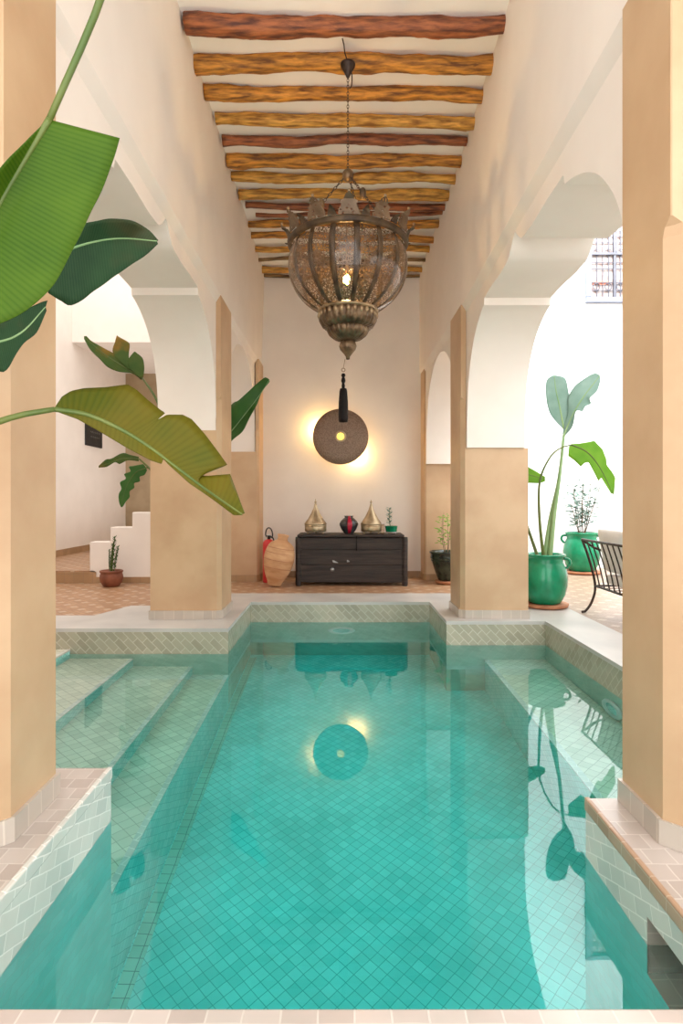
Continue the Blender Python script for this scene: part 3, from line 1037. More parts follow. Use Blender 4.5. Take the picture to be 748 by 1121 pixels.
# ================================================================== LANTERN
def lantern():
    LD = 4.80
    LX = (381 - CX) * LD / F
    zref = H + 1.0
    t = thing('hanging_lantern', 'huge pierced brass globe lantern with a crown hanging over the pool', 'lantern', (LX, LD, zref))
    def Zr(z):       # height above the lens -> local
        return H + z - zref
    # globe of pierced metal between straps
    prof = [(0.215, 1.485), (0.30, 1.535), (0.375, 1.60), (0.43, 1.675), (0.463, 1.755), (0.474, 1.83), (0.470, 1.90), (0.455, 1.965), (0.44, 2.00)]
    sp = smooth_path([Vector((r, 0, z)) for r, z in prof], 26)
    pf = [(p.x, Zr(p.z)) for p in sp]
    wob = lambda a, z: 1 + 0.008 * math.cos(12 * a)
    obj('pierced_globe', lathe(B(), [(r * 0.965, z) for r, z in pf], 96), M['pierced'], t, smooth=True)
    obj('glass_globe', lathe(B(), pf, 96), M['smoky'], t, smooth=True)
    for k in range(16):
        a = 2 * PI * k / 16 + 0.13
        bm = B()
        pts = [Vector((r * 0.985 * math.cos(a), r * 0.985 * math.sin(a), z)) for r, z in pf]
        tang = Vector((-math.sin(a), math.cos(a), 0))
        nr = Vector((math.cos(a), math.sin(a), 0))
        ra = []
        for p, (r, z) in zip(pts, pf):
            w = 0.023 * (0.35 + 0.65 * r / 0.47)
            ra.append([bm.verts.new(p - tang * w), bm.verts.new(p + nr * 0.006 - tang * w * 0.6), bm.verts.new(p + nr * 0.006 + tang * w * 0.6), bm.verts.new(p + tang * w),
                       bm.verts.new(p - nr * 0.006)])
        for q0, q1 in zip(ra, ra[1:]):
            for i in range(5):
                bm.faces.new((q0[i], q0[(i + 1) % 5], q1[(i + 1) % 5], q1[i]))
        obj('strap', bm, M['dark_brass'], t, smooth=True)
    # rim band
    obj('rim', lathe(B(), [(0.445, Zr(1.997)), (0.462, Zr(1.997)), (0.476, Zr(2.006)), (0.472, Zr(2.018)), (0.480, Zr(2.032)), (0.468, Zr(2.045)), (0.445, Zr(2.04)), (0.445, Zr(1.997))], 64,
                     wob=lambda a, z: 1 + 0.004 * math.cos(60 * a)), M['dark_brass'], t, smooth=True)
    # crown: flared fretted leaves with small ones between
    for k in range(24):
        a = 2 * PI * k / 24
        big = k % 2 == 0
        hgt, wd = (0.135, 0.078) if big else (0.05, 0.034)
        out = [(-1, 0), (-0.95, 0.25), (-0.7, 0.5), (-0.85, 0.62), (-0.5, 0.72), (-0.35, 0.86), (0, 1.0), (0.35, 0.86), (0.5, 0.72), (0.85, 0.62), (0.7, 0.5), (0.95, 0.25), (1, 0)]
        bm = B()
        er, et = Vector((math.cos(a), math.sin(a), 0)), Vector((-math.sin(a), math.cos(a), 0))
        vs = []
        for u, v in out:
            rad = 0.472 + 0.05 * v * v + (0.012 if v > .8 else 0)
            vs.append(bm.verts.new(er * rad + et * (u * wd) + Vector((0, 0, Zr(2.045) + v * hgt))))
        bm.faces.new(vs)
        obj('crown_leaf', bm, M['pierced_crown'] if big else M['dark_brass'], t, solid=0.006)
        if big:
            bm = B()
            bmesh.ops.create_uvsphere(bm, u_segments=10, v_segments=6, radius=0.012, matrix=Matrix.Translation(er * 0.525 + Vector((0, 0, Zr(2.045) + hgt + 0.006))))
            for q0, q1 in zip(vs[:0], vs[:0]):
                pass
            obj('crown_bead', bm, M['antique_pale'], t, smooth=True)
    # tiered bottom
    flut = lambda n_, d_: (lambda a, z: 1 + d_ * abs(math.cos(n_ * a / 2)))
    obj('fluted_bowl', lathe(B(), [(0.13, Zr(1.35)), (0.19, Zr(1.365)), (0.215, Zr(1.41)), (0.222, Zr(1.455)), (0.21, Zr(1.49)), (0.0, Zr(1.50))], 112, wob=flut(28, 0.07)), M['antique'], t, smooth=True)
    bm = B()
    for k in range(28):
        a = 2 * PI * k / 28
        bmesh.ops.create_uvsphere(bm, u_segments=8, v_segments=6, radius=0.016, matrix=Matrix.Translation((0.228 * math.cos(a), 0.228 * math.sin(a), Zr(1.455))) @ Matrix.Diagonal((1, 1, 1.6, 1)))
    obj('bead_ring', bm, M['antique_pale'], t, smooth=True)
    obj('collar_ring', lathe(B(), [(0.20, Zr(1.475)), (0.238, Zr(1.48)), (0.243, Zr(1.495)), (0.225, Zr(1.51)), (0.20, Zr(1.50)), (0.20, Zr(1.475))], 56), M['antique_pale'], t, smooth=True)
    obj('lower_bowl', lathe(B(), [(0.05, Zr(1.255)), (0.10, Zr(1.27)), (0.14, Zr(1.305)), (0.158, Zr(1.345)), (0.14, Zr(1.37)), (0.0, Zr(1.375))], 96, wob=flut(24, 0.10)), M['antique'], t, smooth=True)
    obj('finial', lathe(B(), [(0.0, Zr(1.105)), (0.013, Zr(1.11)), (0.015, Zr(1.13)), (0.028, Zr(1.15)), (0.056, Zr(1.185)), (0.064, Zr(1.215)), (0.055, Zr(1.245)), (0.035, Zr(1.262)), (0.0, Zr(1.265))], 64,
                        wob=flut(14, 0.10)), M['antique'], t, smooth=True)
    # bulb with its socket
    bulb = B()
    bmesh.ops.create_uvsphere(bulb, u_segments=16, v_segments=10, radius=0.028, matrix=Matrix.Translation((-0.01, 0, Zr(1.745))) @ Matrix.Diagonal((1, 1, 1.4, 1)))
    bo = obj('bulb', bulb, M['bulb'], t, smooth=True)
    obj('bulb_socket', lathe(B(), [(0.0, Zr(1.785)), (0.016, Zr(1.785)), (0.018, Zr(1.85)), (0.006, Zr(1.86)), (0.004, Zr(2.44))], 12, cx=-0.01), M['antique'], t)
    ld = bpy.data.lights.new('lantern_light', 'POINT')
    ld.energy = 13
    ld.color = (1.0, 0.66, 0.28)
    ld.shadow_soft_size = 0.05
    lo_ = bpy.data.objects.new('lantern_light', ld)
    lo_.location = (LX - 0.01, LD - 0.06, H + 1.72)
    C.objects.link(lo_)
    # hub, chains, ceiling hook
    hubz = Zr((CY - 192) * LD / F)
    bm = B()
    bmesh.ops.create_uvsphere(bm, u_segments=18, v_segments=12, radius=0.045, matrix=Matrix.Translation((0, 0, hubz)) @ Matrix.Diagonal((1, 1, 1.15, 1)))
    obj('chain_hub', bm, M['antique'], t, smooth=True)
    def chain(bm, a, b, r=0.010, w=0.0028):
        a, b = Vector(a), Vector(b)
        L = (b - a).length
        n = max(2, int(L / (r * 2.6)))
        d = (b - a).normalized()
        q = d.to_track_quat('X', 'Z').to_matrix().to_4x4()
        for i in range(n):
            p = a.lerp(b, (i + 0.5) / n)
            torus(bm, r, w, Matrix.Translation(p) @ q @ Matrix.Rotation((i % 2) * PI / 2, 4, 'X') @ Matrix.Diagonal((1.5, 0.8, 1, 1)), 10, 5)
        return bm
    topz = Zr(3.455)
    obj('main_chain', chain(B(), (0, 0, hubz + 0.04), (0, 0, topz - 0.06)), M['iron'], t, smooth=True)
    for k in range(3):
        a = R(-58) + k * 2 * PI / 3
        e = Vector((0.46 * math.cos(a), 0.46 * math.sin(a), Zr(2.05)))
        bm = chain(B(), Vector((0.03 * math.cos(a), 0.03 * math.sin(a), hubz - 0.02)), e, 0.012, 0.003)
        obj('support_chain', bm, M['iron'], t, smooth=True)
        p = Vector((0.03 * math.cos(a), 0.03 * math.sin(a), hubz - 0.02)).lerp(e, 0.42)
        bm = B()
        bmesh.ops.create_uvsphere(bm, u_segments=12, v_segments=8, radius=0.026, matrix=Matrix.Translation(p) @ Matrix.Diagonal((1, 1, 1.7, 1)))
        obj('chain_ornament', bm, M['antique'], t, smooth=True)
    bm = lathe(B(), [(0.0, topz - 0.11), (0.012, topz - 0.10), (0.03, topz - 0.06), (0.058, topz - 0.01), (0.06, topz + 0.005), (0.03, topz + 0.015), (0.0, topz + 0.016)], 24)
    obj('ceiling_rose', bm, M['iron'], t, smooth=True)
    obj('cord', tb([(-0.01, -0.05, topz + 0.01), (-0.025, -0.09, topz + 0.03), (-0.032, -0.125, topz + 0.06), (-0.045, -0.145, topz + 0.10)], 0.005, seg=6), M['iron'], t)
    obj('hook', tb([(0.012, -0.03, topz - 0.09), (0.03, -0.04, topz - 0.10), (0.028, -0.04, topz - 0.19), (0.012, -0.03, topz - 0.21)], 0.005, seg=6), M['iron'], t)
    # wooden pull below the finial
    tz = lambda y: Zr((CY - y) * LD / F)
    tx = (376 - 381) * LD / F
    bm = B()
    torus(bm, 0.014, 0.003, Matrix.Translation((tx, 0, tz(405))) @ Matrix.Rotation(PI / 2, 4, 'X'), 16, 6)
    tube(bm, [(tx * 0.6, 0, Zr(1.112)), (tx, 0, tz(403))], 0.0025, 6)
    obj('pull_ring', bm, M['antique_pale'], t, smooth=True)
    obj('pull_beads', lathe(B(), [(0.0, tz(426)), (0.012, tz(425.5)), (0.014, tz(422)), (0.010, tz(420)), (0.018, tz(417)), (0.014, tz(414)), (0.010, tz(413)), (0.018, tz(411)), (0.012, tz(409)), (0.0, tz(408.6))],
                            18, cx=tx), M['black_wood'], t, smooth=True)
    obj('wooden_pull', lathe(B(), [(0.0, tz(462.5)), (0.034, tz(462)), (0.039, tz(458)), (0.037, tz(440)), (0.031, tz(428)), (0.026, tz(425.4)), (0.0, tz(425))], 12, cx=tx), M['black_wood'], t, smooth=True)


lantern()

# ================================================================== END WALL GROUP
def gong():
    D = 9.42
    c = P(373, 478, D)
    r = 30.5 * D / F
    t = thing('gong_lamp', 'round pierced metal disc lamp glowing on the end wall above the chest', 'wall lamp', c)
    def disc(prof, seg=72):
        bm = lathe(B(), prof, seg)
        bmesh.ops.rotate(bm, verts=bm.verts, cent=(0, 0, 0), matrix=Matrix.Rotation(PI / 2, 3, 'X'))   # local +z faces the pool (-y)
        return bm
    obj('disc', disc([(0.0, -0.01), (r * 0.985, -0.012), (r, -0.004), (r * 0.985, 0.004), (r * 0.7, 0.022), (r * 0.3, 0.034), (0.0, 0.036)]), M['gong'], t, smooth=True)
    obj('eye_ring', disc([(0.055, 0.034), (0.086, 0.036), (0.090, 0.042), (0.084, 0.047), (0.058, 0.044), (0.055, 0.034)], 40), M['brass'], t, smooth=True)
    obj('eye', disc([(0.072, 0.036), (0.060, 0.042), (0.0, 0.046)], 32), M['gong_eye'], t, smooth=True)
    obj('bracket', bx(-0.04, 0.04, 0.01, BACK - D - 0.001, -0.04, 0.04), M['iron'], t)
    for dx, dz in ((-0.35, 0.13), (0.27, -0.28)):
        bm = B()
        bmesh.ops.create_uvsphere(bm, u_segments=12, v_segments=8, radius=0.018, matrix=Matrix.Translation((dx, 0.055, dz)))
        obj('lamp_bulb', bm, M['bulb'], t, smooth=True)
        ld = bpy.data.lights.new('gong_light', 'POINT')
        ld.energy = 7.5
        ld.color = (1.0, 0.66, 0.25)
        ld.shadow_soft_size = 0.03
        lo_ = bpy.data.objects.new('gong_light', ld)
        lo_.location = c + Vector((dx * 0.97, 0.075, dz * 0.97))
        C.objects.link(lo_)
    return t


gong()


def chest():
    X0 = (385 - CX) * 8.62 / F
    t = thing('wooden_chest', 'long blackened wooden chest standing against the end wall', 'chest', (X0, 8.62, 0), R(-1.0))
    w, h, d = 0.785, 0.735, 0.62
    bm = B()
    # front of three boards with a worn lower edge
    for z0, z1, yy in ((0.05, 0.30, 0.028), (0.302, 0.52, 0.024), (0.522, 0.69, 0.027)):
        box(bm, -w + 0.03, w - 0.03, yy, yy + 0.03, z0, z1)
    obj('front_panel', bm, M['chest_wood'], t, bevel=0.006)
    for s in (-1, 1):
        obj('side_panel', bx(*(sorted((s * (w - 0.05), s * (w - 0.02)))), 0.05, d - 0.04, 0.09, 0.69), M['chest_wood'], t)
        for yy in (0.045, d - 0.045):
            obj('post', lathe(B(), [(0.0, 0.0), (0.038, 0.0), (0.043, 0.03), (0.041, 0.35), (0.044, 0.66), (0.040, 0.70), (0.0, 0.705)], 12, cx=s * (w - 0.02), cyy=yy), M['chest_wood'], t, smooth=True)
    obj('back_panel', bx(-w + 0.03, w - 0.03, d - 0.05, d - 0.02, 0.09, 0.69), M['chest_wood'], t)
    obj('bottom_panel', bx(-w + 0.03, w - 0.03, 0.05, d - 0.05, 0.09, 0.12), M['chest_wood'], t)
    obj('lid', bx(-w + 0.005, w - 0.03, 0.0, d, 0.70, h), M['chest_wood'], t, bevel=0.01)
    obj('hasp', bx(0.062, 0.078, -0.004, 0.024, 0.50, 0.72), M['black_wood'], t, bevel=0.003)
    bm = lathe(B(), [(0.0, 0), (0.024, 0.0), (0.030, 0.01), (0.022, 0.026), (0.0, 0.03)], 16)
    bmesh.ops.rotate(bm, verts=bm.verts, cent=(0, 0, 0), matrix=Matrix.Rotation(PI / 2, 3, 'X'))
    bmesh.ops.translate(bm, verts=bm.verts, vec=(-0.275, 0.028, 0.235))
    obj('knob', bm, M['steel'], t, smooth=True)
    for x, z, w_ in ((-0.24, 0.345, 0.05), (-0.05, 0.355, 0.024)):
        bm = lathe(B(), [(0.0, 0), (1.0, 0.0), (0.6, 0.006), (0.0, 0.008)], 10, wob=lambda a, z: 1 + 0.25 * math.sin(3 * a + 1))
        bmesh.ops.scale(bm, verts=bm.verts, vec=(w_, 0.018, 1))
        bmesh.ops.rotate(bm, verts=bm.verts, cent=(0, 0, 0), matrix=Matrix.Rotation(R(-20), 3, 'Z'))
        bmesh.ops.rotate(bm, verts=bm.verts, cent=(0, 0, 0), matrix=Matrix.Rotation(PI / 2, 3, 'X'))
        bmesh.ops.translate(bm, verts=bm.verts, vec=(x, 0.026, z))
        obj('worn_patch', bm, M['steel'], t)
    return t


chest()
CH_TOP = 0.735


def tagine(x, D, rad, hgt, label):
    X = (x - CX) * D / F
    t = thing('tagine', label, 'tagine', (X, D, CH_TOP), 0, 'brass tagines on the chest')
    obj('base', lathe(B(), [(0.0, 0.03), (rad * 0.9, 0.03), (rad, 0.045), (rad * 1.0, 0.13), (rad * 0.97, 0.135), (0.0, 0.135)], 40), M['brass'], t, smooth=True)
    obj('lid', lathe(B(), [(0.0, 0.136), (rad * 1.03, 0.136), (rad * 1.05, 0.145), (rad * 1.0, 0.16), (rad * 0.72, 0.22), (rad * 0.42, 0.30), (rad * 0.22, 0.37), (rad * 0.13, 0.42), (rad * 0.11, 0.44), (0.0, 0.445)], 40),
        M['brass'], t, smooth=True)
    obj('finial', lathe(B(), [(0.0, 0.442), (0.012, 0.445), (0.010, 0.455), (0.020, 0.466), (0.012, 0.478), (0.006, 0.49), (0.007, hgt - 0.004), (0.0, hgt)], 16), M['brass'], t, smooth=True)
    for k in range(3):
        a = PI / 2 + k * 2 * PI / 3
        bm = B()
        bmesh.ops.create_uvsphere(bm, u_segments=10, v_segments=8, radius=0.0155, matrix=Matrix.Translation((rad * 0.8 * math.cos(a), rad * 0.8 * math.sin(a), 0.0155)))
        obj('foot', bm, M['brass'], t, smooth=True)
    bm = B()
    for z in (0.06, 0.115):
        torus(bm, rad * 1.0, 0.004, Matrix.Translation((0, 0, z)), 40, 6)
    obj('band', bm, M['antique_pale'], t, smooth=True)


tagine(345.6, 8.86, 0.158, 0.515, 'conical brass tagine at the urn end of the chest')
tagine(406.5, 8.86, 0.150, 0.50, 'conical brass tagine between the striped vase and the green cup')


def vase():
    D = 8.84
    t = thing('vase', 'squat charcoal vase with a crimson stripe on the chest', 'vase', ((382 - CX) * D / F, D, CH_TOP))
    pr = [(0.0, 0.0), (0.062, 0.0), (0.07, 0.012), (0.105, 0.06), (0.135, 0.125), (0.138, 0.15), (0.118, 0.19), (0.082, 0.225), (0.062, 0.24), (0.060, 0.25), (0.072, 0.262), (0.066, 0.266), (0.05, 0.245), (0.0, 0.24)]
    obj('body', lathe(B(), pr, 48), M['dark_glaze'], t, smooth=True)
    bm = B()
    rows = []
    for r, z in pr[2:11]:
        row = []
        for k in range(7):
            a = -PI / 2 + 0.09 + (k - 3) * 0.085
            row.append(bm.verts.new(((r + 0.003) * math.cos(a), (r + 0.003) * math.sin(a), z)))
        rows.append(row)
    for a, b in zip(rows, rows[1:]):
        for k in range(6):
            bm.faces.new((a[k], a[k + 1], b[k + 1], b[k]))
    obj('stripe', bm, M['red_glaze'], t, smooth=True, solid=0.003)


vase()


def cup_plant():
    D = 8.86
    X = (428.5 - CX) * D / F
    t = thing('potted_cutting', 'small cutting in a green glazed cup on the chest', 'potted plant', (X, D, CH_TOP))
    obj('cup', lathe(B(), [(0.0, 0.028), (0.07, 0.028), (0.082, 0.04), (0.092, 0.11), (0.096, 0.114), (0.086, 0.116), (0.076, 0.09), (0.0, 0.088)], 32), M['green_glaze'], t, smooth=True)
    obj('soil', lathe(B(), [(0.0, 0.095), (0.08, 0.095)], 24), M['soil'], t)
    obj('stem', tb([(-0.01, 0, 0.095), (-0.03, 0, 0.20), (-0.025, 0, 0.35)], (0.006, 0.003), seg=6), M['stalk'], t)
    rnd = random.Random(3)
    bm = B()
    for k in range(26):
        z = 0.14 + 0.24 * k / 26
        a = k * 2.4
        p = Vector((-0.028, 0, z))
        d = Vector((math.cos(a), math.sin(a), 0.5)) * (0.05 + 0.02 * rnd.random())
        sd = Vector((-math.sin(a), math.cos(a), 0)) * 0.017
        blade(bm, [p, p + d * 0.5, p + d], [p, p + d * 0.5 - sd, p + d], [p, p + d * 0.5 + sd, p + d], 6, 1)
    obj('leaves', bm, M['leaf_pale'], t, box_uv=False, solid=0.0012)
    # wire stand that carries the cup
    bm = B()
    for a in (0.6, 2.5, 3.9, 5.5):
        p = Vector((0.088 * math.cos(a), 0.088 * math.sin(a), 0))
        tube(bm, [p + Vector((0, 0, 0.001)), p * 0.95 + Vector((0, 0, 0.034))], 0.004, 6, 3, straight=True)
    torus(bm, 0.084, 0.004, Matrix.Translation((0, 0, 0.024)), 24, 6)
    obj('stand', bm, M['steel'], t)
    g = thing('glass', 'little clear glass between the tagine and the green cup', 'glass', ((419 - CX) * 8.69 / F, 8.69, CH_TOP))
    obj('tumbler', lathe(B(), [(0.0, 0.0), (0.026, 0.0), (0.029, 0.01), (0.031, 0.15), (0.029, 0.15), (0.027, 0.012), (0.0, 0.010)], 24), M['smoky'], g, smooth=True)
    obj('rim', torus(B(), 0.030, 0.0022, Matrix.Translation((0, 0, 0.151)), 24, 6), M['steel'], g, smooth=True)


cup_plant()


def urn():
    D = 8.60
    t = thing('clay_urn', 'tall tan clay urn leaning towards the wooden chest', 'urn', ((300 - CX) * D / F, D, 0.0))
    t.rotation_euler = (0, R(10.5), 0)
    s = 0.0
    pr = [(0.0, 0.018), (0.085, 0.018), (0.10, 0.03), (0.11, 0.07), (0.155, 0.16), (0.195, 0.27), (0.215, 0.38), (0.212, 0.47), (0.19, 0.56), (0.155, 0.62), (0.10, 0.655), (0.078, 0.668), (0.072, 0.69),
          (0.076, 0.725), (0.088, 0.745), (0.083, 0.752), (0.066, 0.74), (0.06, 0.68), (0.0, 0.67)]
    sp = smooth_path([Vector((r, 0, z)) for r, z in pr], 60)
    obj('body', lathe(B(), [(max(0, p.x), p.z) for p in sp], 48, wob=lambda a, z: 1 + 0.010 * math.sin(2 * a + z * 5)), M['urn'], t, smooth=True)
    bm = B()
    for z, r in ((0.275, 0.1985), (0.39, 0.217), (0.49, 0.209), (0.56, 0.192)):
        torus(bm, r - 0.002, 0.004, Matrix.Translation((0, 0, z)), 48, 6)
    obj('cord_mark', bm, M['clay'], t, smooth=True)


urn()


def extinguisher():
    D = 9.02
    X = (294.5 - CX) * D / F
    t = thing('fire_extinguisher', 'red fire extinguisher standing behind the clay urn', 'fire extinguisher', (X, D, 0))
    obj('cylinder', lathe(B(), [(0.0, 0.0), (0.085, 0.0), (0.092, 0.015), (0.092, 0.56), (0.085, 0.60), (0.06, 0.63), (0.03, 0.645), (0.0, 0.647)], 32), M['red_paint'], t, smooth=True)
    obj('valve', lathe(B(), [(0.0, 0.645), (0.022, 0.645), (0.022, 0.68), (0.03, 0.69), (0.03, 0.70), (0.0, 0.705)], 16), M['black_rubber'], t, smooth=True)
    obj('handle', tb([(0.045, 0, 0.66), (0.055, 0, 0.72), (0.035, 0, 0.79), (0.0, 0, 0.815), (-0.035, 0, 0.79), (-0.05, 0, 0.72), (-0.035, 0, 0.68)], 0.010, seg=8), M['black_rubber'], t, smooth=True)
    obj('hose', tb([(0.02, -0.02, 0.68), (0.07, -0.06, 0.66), (0.10, -0.03, 0.5), (0.098, -0.02, 0.25)], 0.011, seg=8), M['black_rubber'], t, smooth=True)
    obj('gauge', lathe(B(), [(0.0, 0.70), (0.018, 0.70), (0.018, 0.715), (0.0, 0.72)], 16, cx=0.0), M['porcelain'], t, smooth=True)


extinguisher()

# ---- pool lamps
def pool_lamp(loc, rot, label):
    t = thing('pool_light', label, 'pool light', loc)
    t.rotation_euler = rot
    obj('ring', lathe(B(), [(0.10, 0.0), (0.155, 0.0), (0.165, 0.012), (0.15, 0.028), (0.11, 0.03), (0.10, 0.0)], 40), M['porcelain'], t, smooth=True, label='white ring')
    obj('lens', lathe(B(), [(0.105, 0.012), (0.06, 0.024), (0.0, 0.028)], 32), M['pool_floor'], t, smooth=True)


pool_lamp(((374 - CX) * 7.30 / F, 7.298, -0.66), (PI / 2, 0, 0), 'round pool light under water on the far pool wall below the chest')
pool_lamp((2.108, 4.62, -0.60), (0, -PI / 2, 0), 'round pool light under water above the submerged bench')


# ================================================================== POTS AND PLANTS
def leaf(t, name, mid, left, right, D, mat, n=36, sag=0.0, ripple=0.012, seed=0, open_edges=False, rib=None, ribmat='stalk', stalk=None):
    """one leaf: blade, with its midrib and stalk as sub-parts"""
    off = Vector(t.location)
    m_, l_, r_ = px(mid, D), px(left, D), px(right, D)
    lf = obj(name, blade(B(), m_, l_, r_, n, 5, sag, ripple, seed, off, open_edges), M[mat], t, smooth=True, box_uv=False, solid=0.0016)
    if rib:
        bm = B()
        pth = [p - off for p in m_]
        tube(bm, pth, (rib, rib * 0.3), 8, n)
        ro = obj('midrib', bm, M[ribmat], lf, smooth=True)
    if stalk:
        bm = B()
        tube(bm, [p - off for p in px(stalk[0], stalk[1])] if not isinstance(stalk[0][0], Vector) else [p - off for p in stalk[0]], stalk[2], 10, 30)
        obj('leaf_stalk', bm, M[ribmat], lf, smooth=True)
    return lf


def foreground_banana():
    base = Vector((-1.75, 1.25, 0.0))
    t = thing('banana_plant', 'big banana plant reaching in over the near pillar and pool', 'plant', base)
    obj('pot', lathe(B(), [(0.0, 0.0), (0.17, 0.0), (0.19, 0.02), (0.25, 0.25), (0.26, 0.40), (0.28, 0.42), (0.28, 0.45), (0.245, 0.45), (0.235, 0.40), (0.0, 0.39)], 36), M['clay'], t, smooth=True)
    obj('soil', lathe(B(), [(0.0, 0.41), (0.238, 0.41)], 24), M['soil'], t)
    obj('stem', tb([(0, 0, 0.40), (0.02, 0.0, 1.0), (0.0, 0.02, 1.7)], (0.085, 0.05), seg=14), M['stalk'], t, smooth=True)
    top = base + Vector((0.0, 0.02, 1.65))
    # bright leaf hanging down from above
    leaf(t, 'leaf', [(54, 131, 1.62), (30, 170, 1.60), (0, 222, 1.57), (-35, 290, 1.52), (-62, 352, 1.50)],
         [(51, 132, 1.62), (25, 158, 1.57), (0, 184, 1.52), (-35, 230, 1.47), (-64, 300, 1.46), (-68, 345, 1.49)],
         [(131, 151, 1.66), (124, 176, 1.66), (112, 207, 1.64), (98, 236, 1.62), (85, 263, 1.60), (68, 296, 1.56), (52, 320, 1.54), (25, 342, 1.52), (-5, 356, 1.51), (-40, 366, 1.50), (-60, 356, 1.50)],
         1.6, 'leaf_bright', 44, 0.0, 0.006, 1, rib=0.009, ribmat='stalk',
         stalk=([top, top + Vector((0.25, 0.05, 1.0)), P(150, -160, 1.75), P(122, -40, 1.68), P(108, 5, 1.65), P(92, 45, 1.64), P(72, 90, 1.63), P(54, 131, 1.62)], None, (0.020, 0.0085)))
    leaf(t, 'leaf', [(50, 287), (70, 276), (98, 266), (132, 261), (172, 264)],
         [(60, 250), (100, 243, 1.98), (120, 239.5, 1.98), (144, 241.5, 1.98), (162, 251), (173.5, 263)],
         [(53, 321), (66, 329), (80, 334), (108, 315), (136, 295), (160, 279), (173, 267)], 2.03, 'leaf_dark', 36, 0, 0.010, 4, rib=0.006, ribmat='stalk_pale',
         stalk=([top, P(-60, 330, 1.7), P(0, 310, 1.9), P(50, 287, 2.03)], None, (0.016, 0.008)))
    leaf(t, 'leaf', [(-40, 378), (0, 374), (25, 363), (50, 336)], [(-40, 352), (0, 352), (30, 338), (45, 331), (52, 329)], [(-40, 402), (0, 407), (8, 404), (24, 378), (40, 364), (51, 340)],
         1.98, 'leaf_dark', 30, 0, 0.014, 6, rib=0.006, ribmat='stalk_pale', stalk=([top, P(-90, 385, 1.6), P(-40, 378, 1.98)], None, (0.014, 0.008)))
    leaf(t, 'leaf', [(60, 448, 1.80), (95, 454, 1.82), (130, 469, 1.84), (160, 487, 1.86), (187, 507, 1.88), (215, 528, 1.9), (240, 546, 1.92), (265, 563, 1.94)],
         [(60, 446, 1.8), (68, 434, 1.82), (78, 428, 1.84), (92, 425, 1.86), (115, 424, 1.88), (140, 421, 1.9), (150, 427, 1.9), (162, 438, 1.91), (176, 449, 1.92), (181, 452, 1.92), (172, 460, 1.9), (183, 454, 1.92),
          (200, 454, 1.94), (210, 459, 1.95), (225, 476, 1.96), (240, 496, 1.97), (249, 509, 1.98), (225, 518, 1.95), (210, 520, 1.93), (228, 521, 1.95), (252, 519, 1.98), (258, 535, 1.98), (268, 562, 1.95)],
         [(60, 450, 1.8), (85, 459, 1.81), (110, 473, 1.82), (140, 491, 1.83), (165, 504, 1.84), (177, 508, 1.86), (179, 502, 1.87), (184, 508, 1.87), (207, 529, 1.89), (232, 546, 1.92), (256, 564, 1.94), (266, 564, 1.94)],
         1.85, 'leaf_olive', 110, 0, 0.008, 2, open_edges=True, rib=0.008,
         stalk=([top, P(-160, 470, 1.45), P(-70, 484, 1.6), P(-20, 468, 1.70), (P(20, 455, 1.76)), P(60, 448, 1.80)], None, (0.020, 0.008)))


foreground_banana()


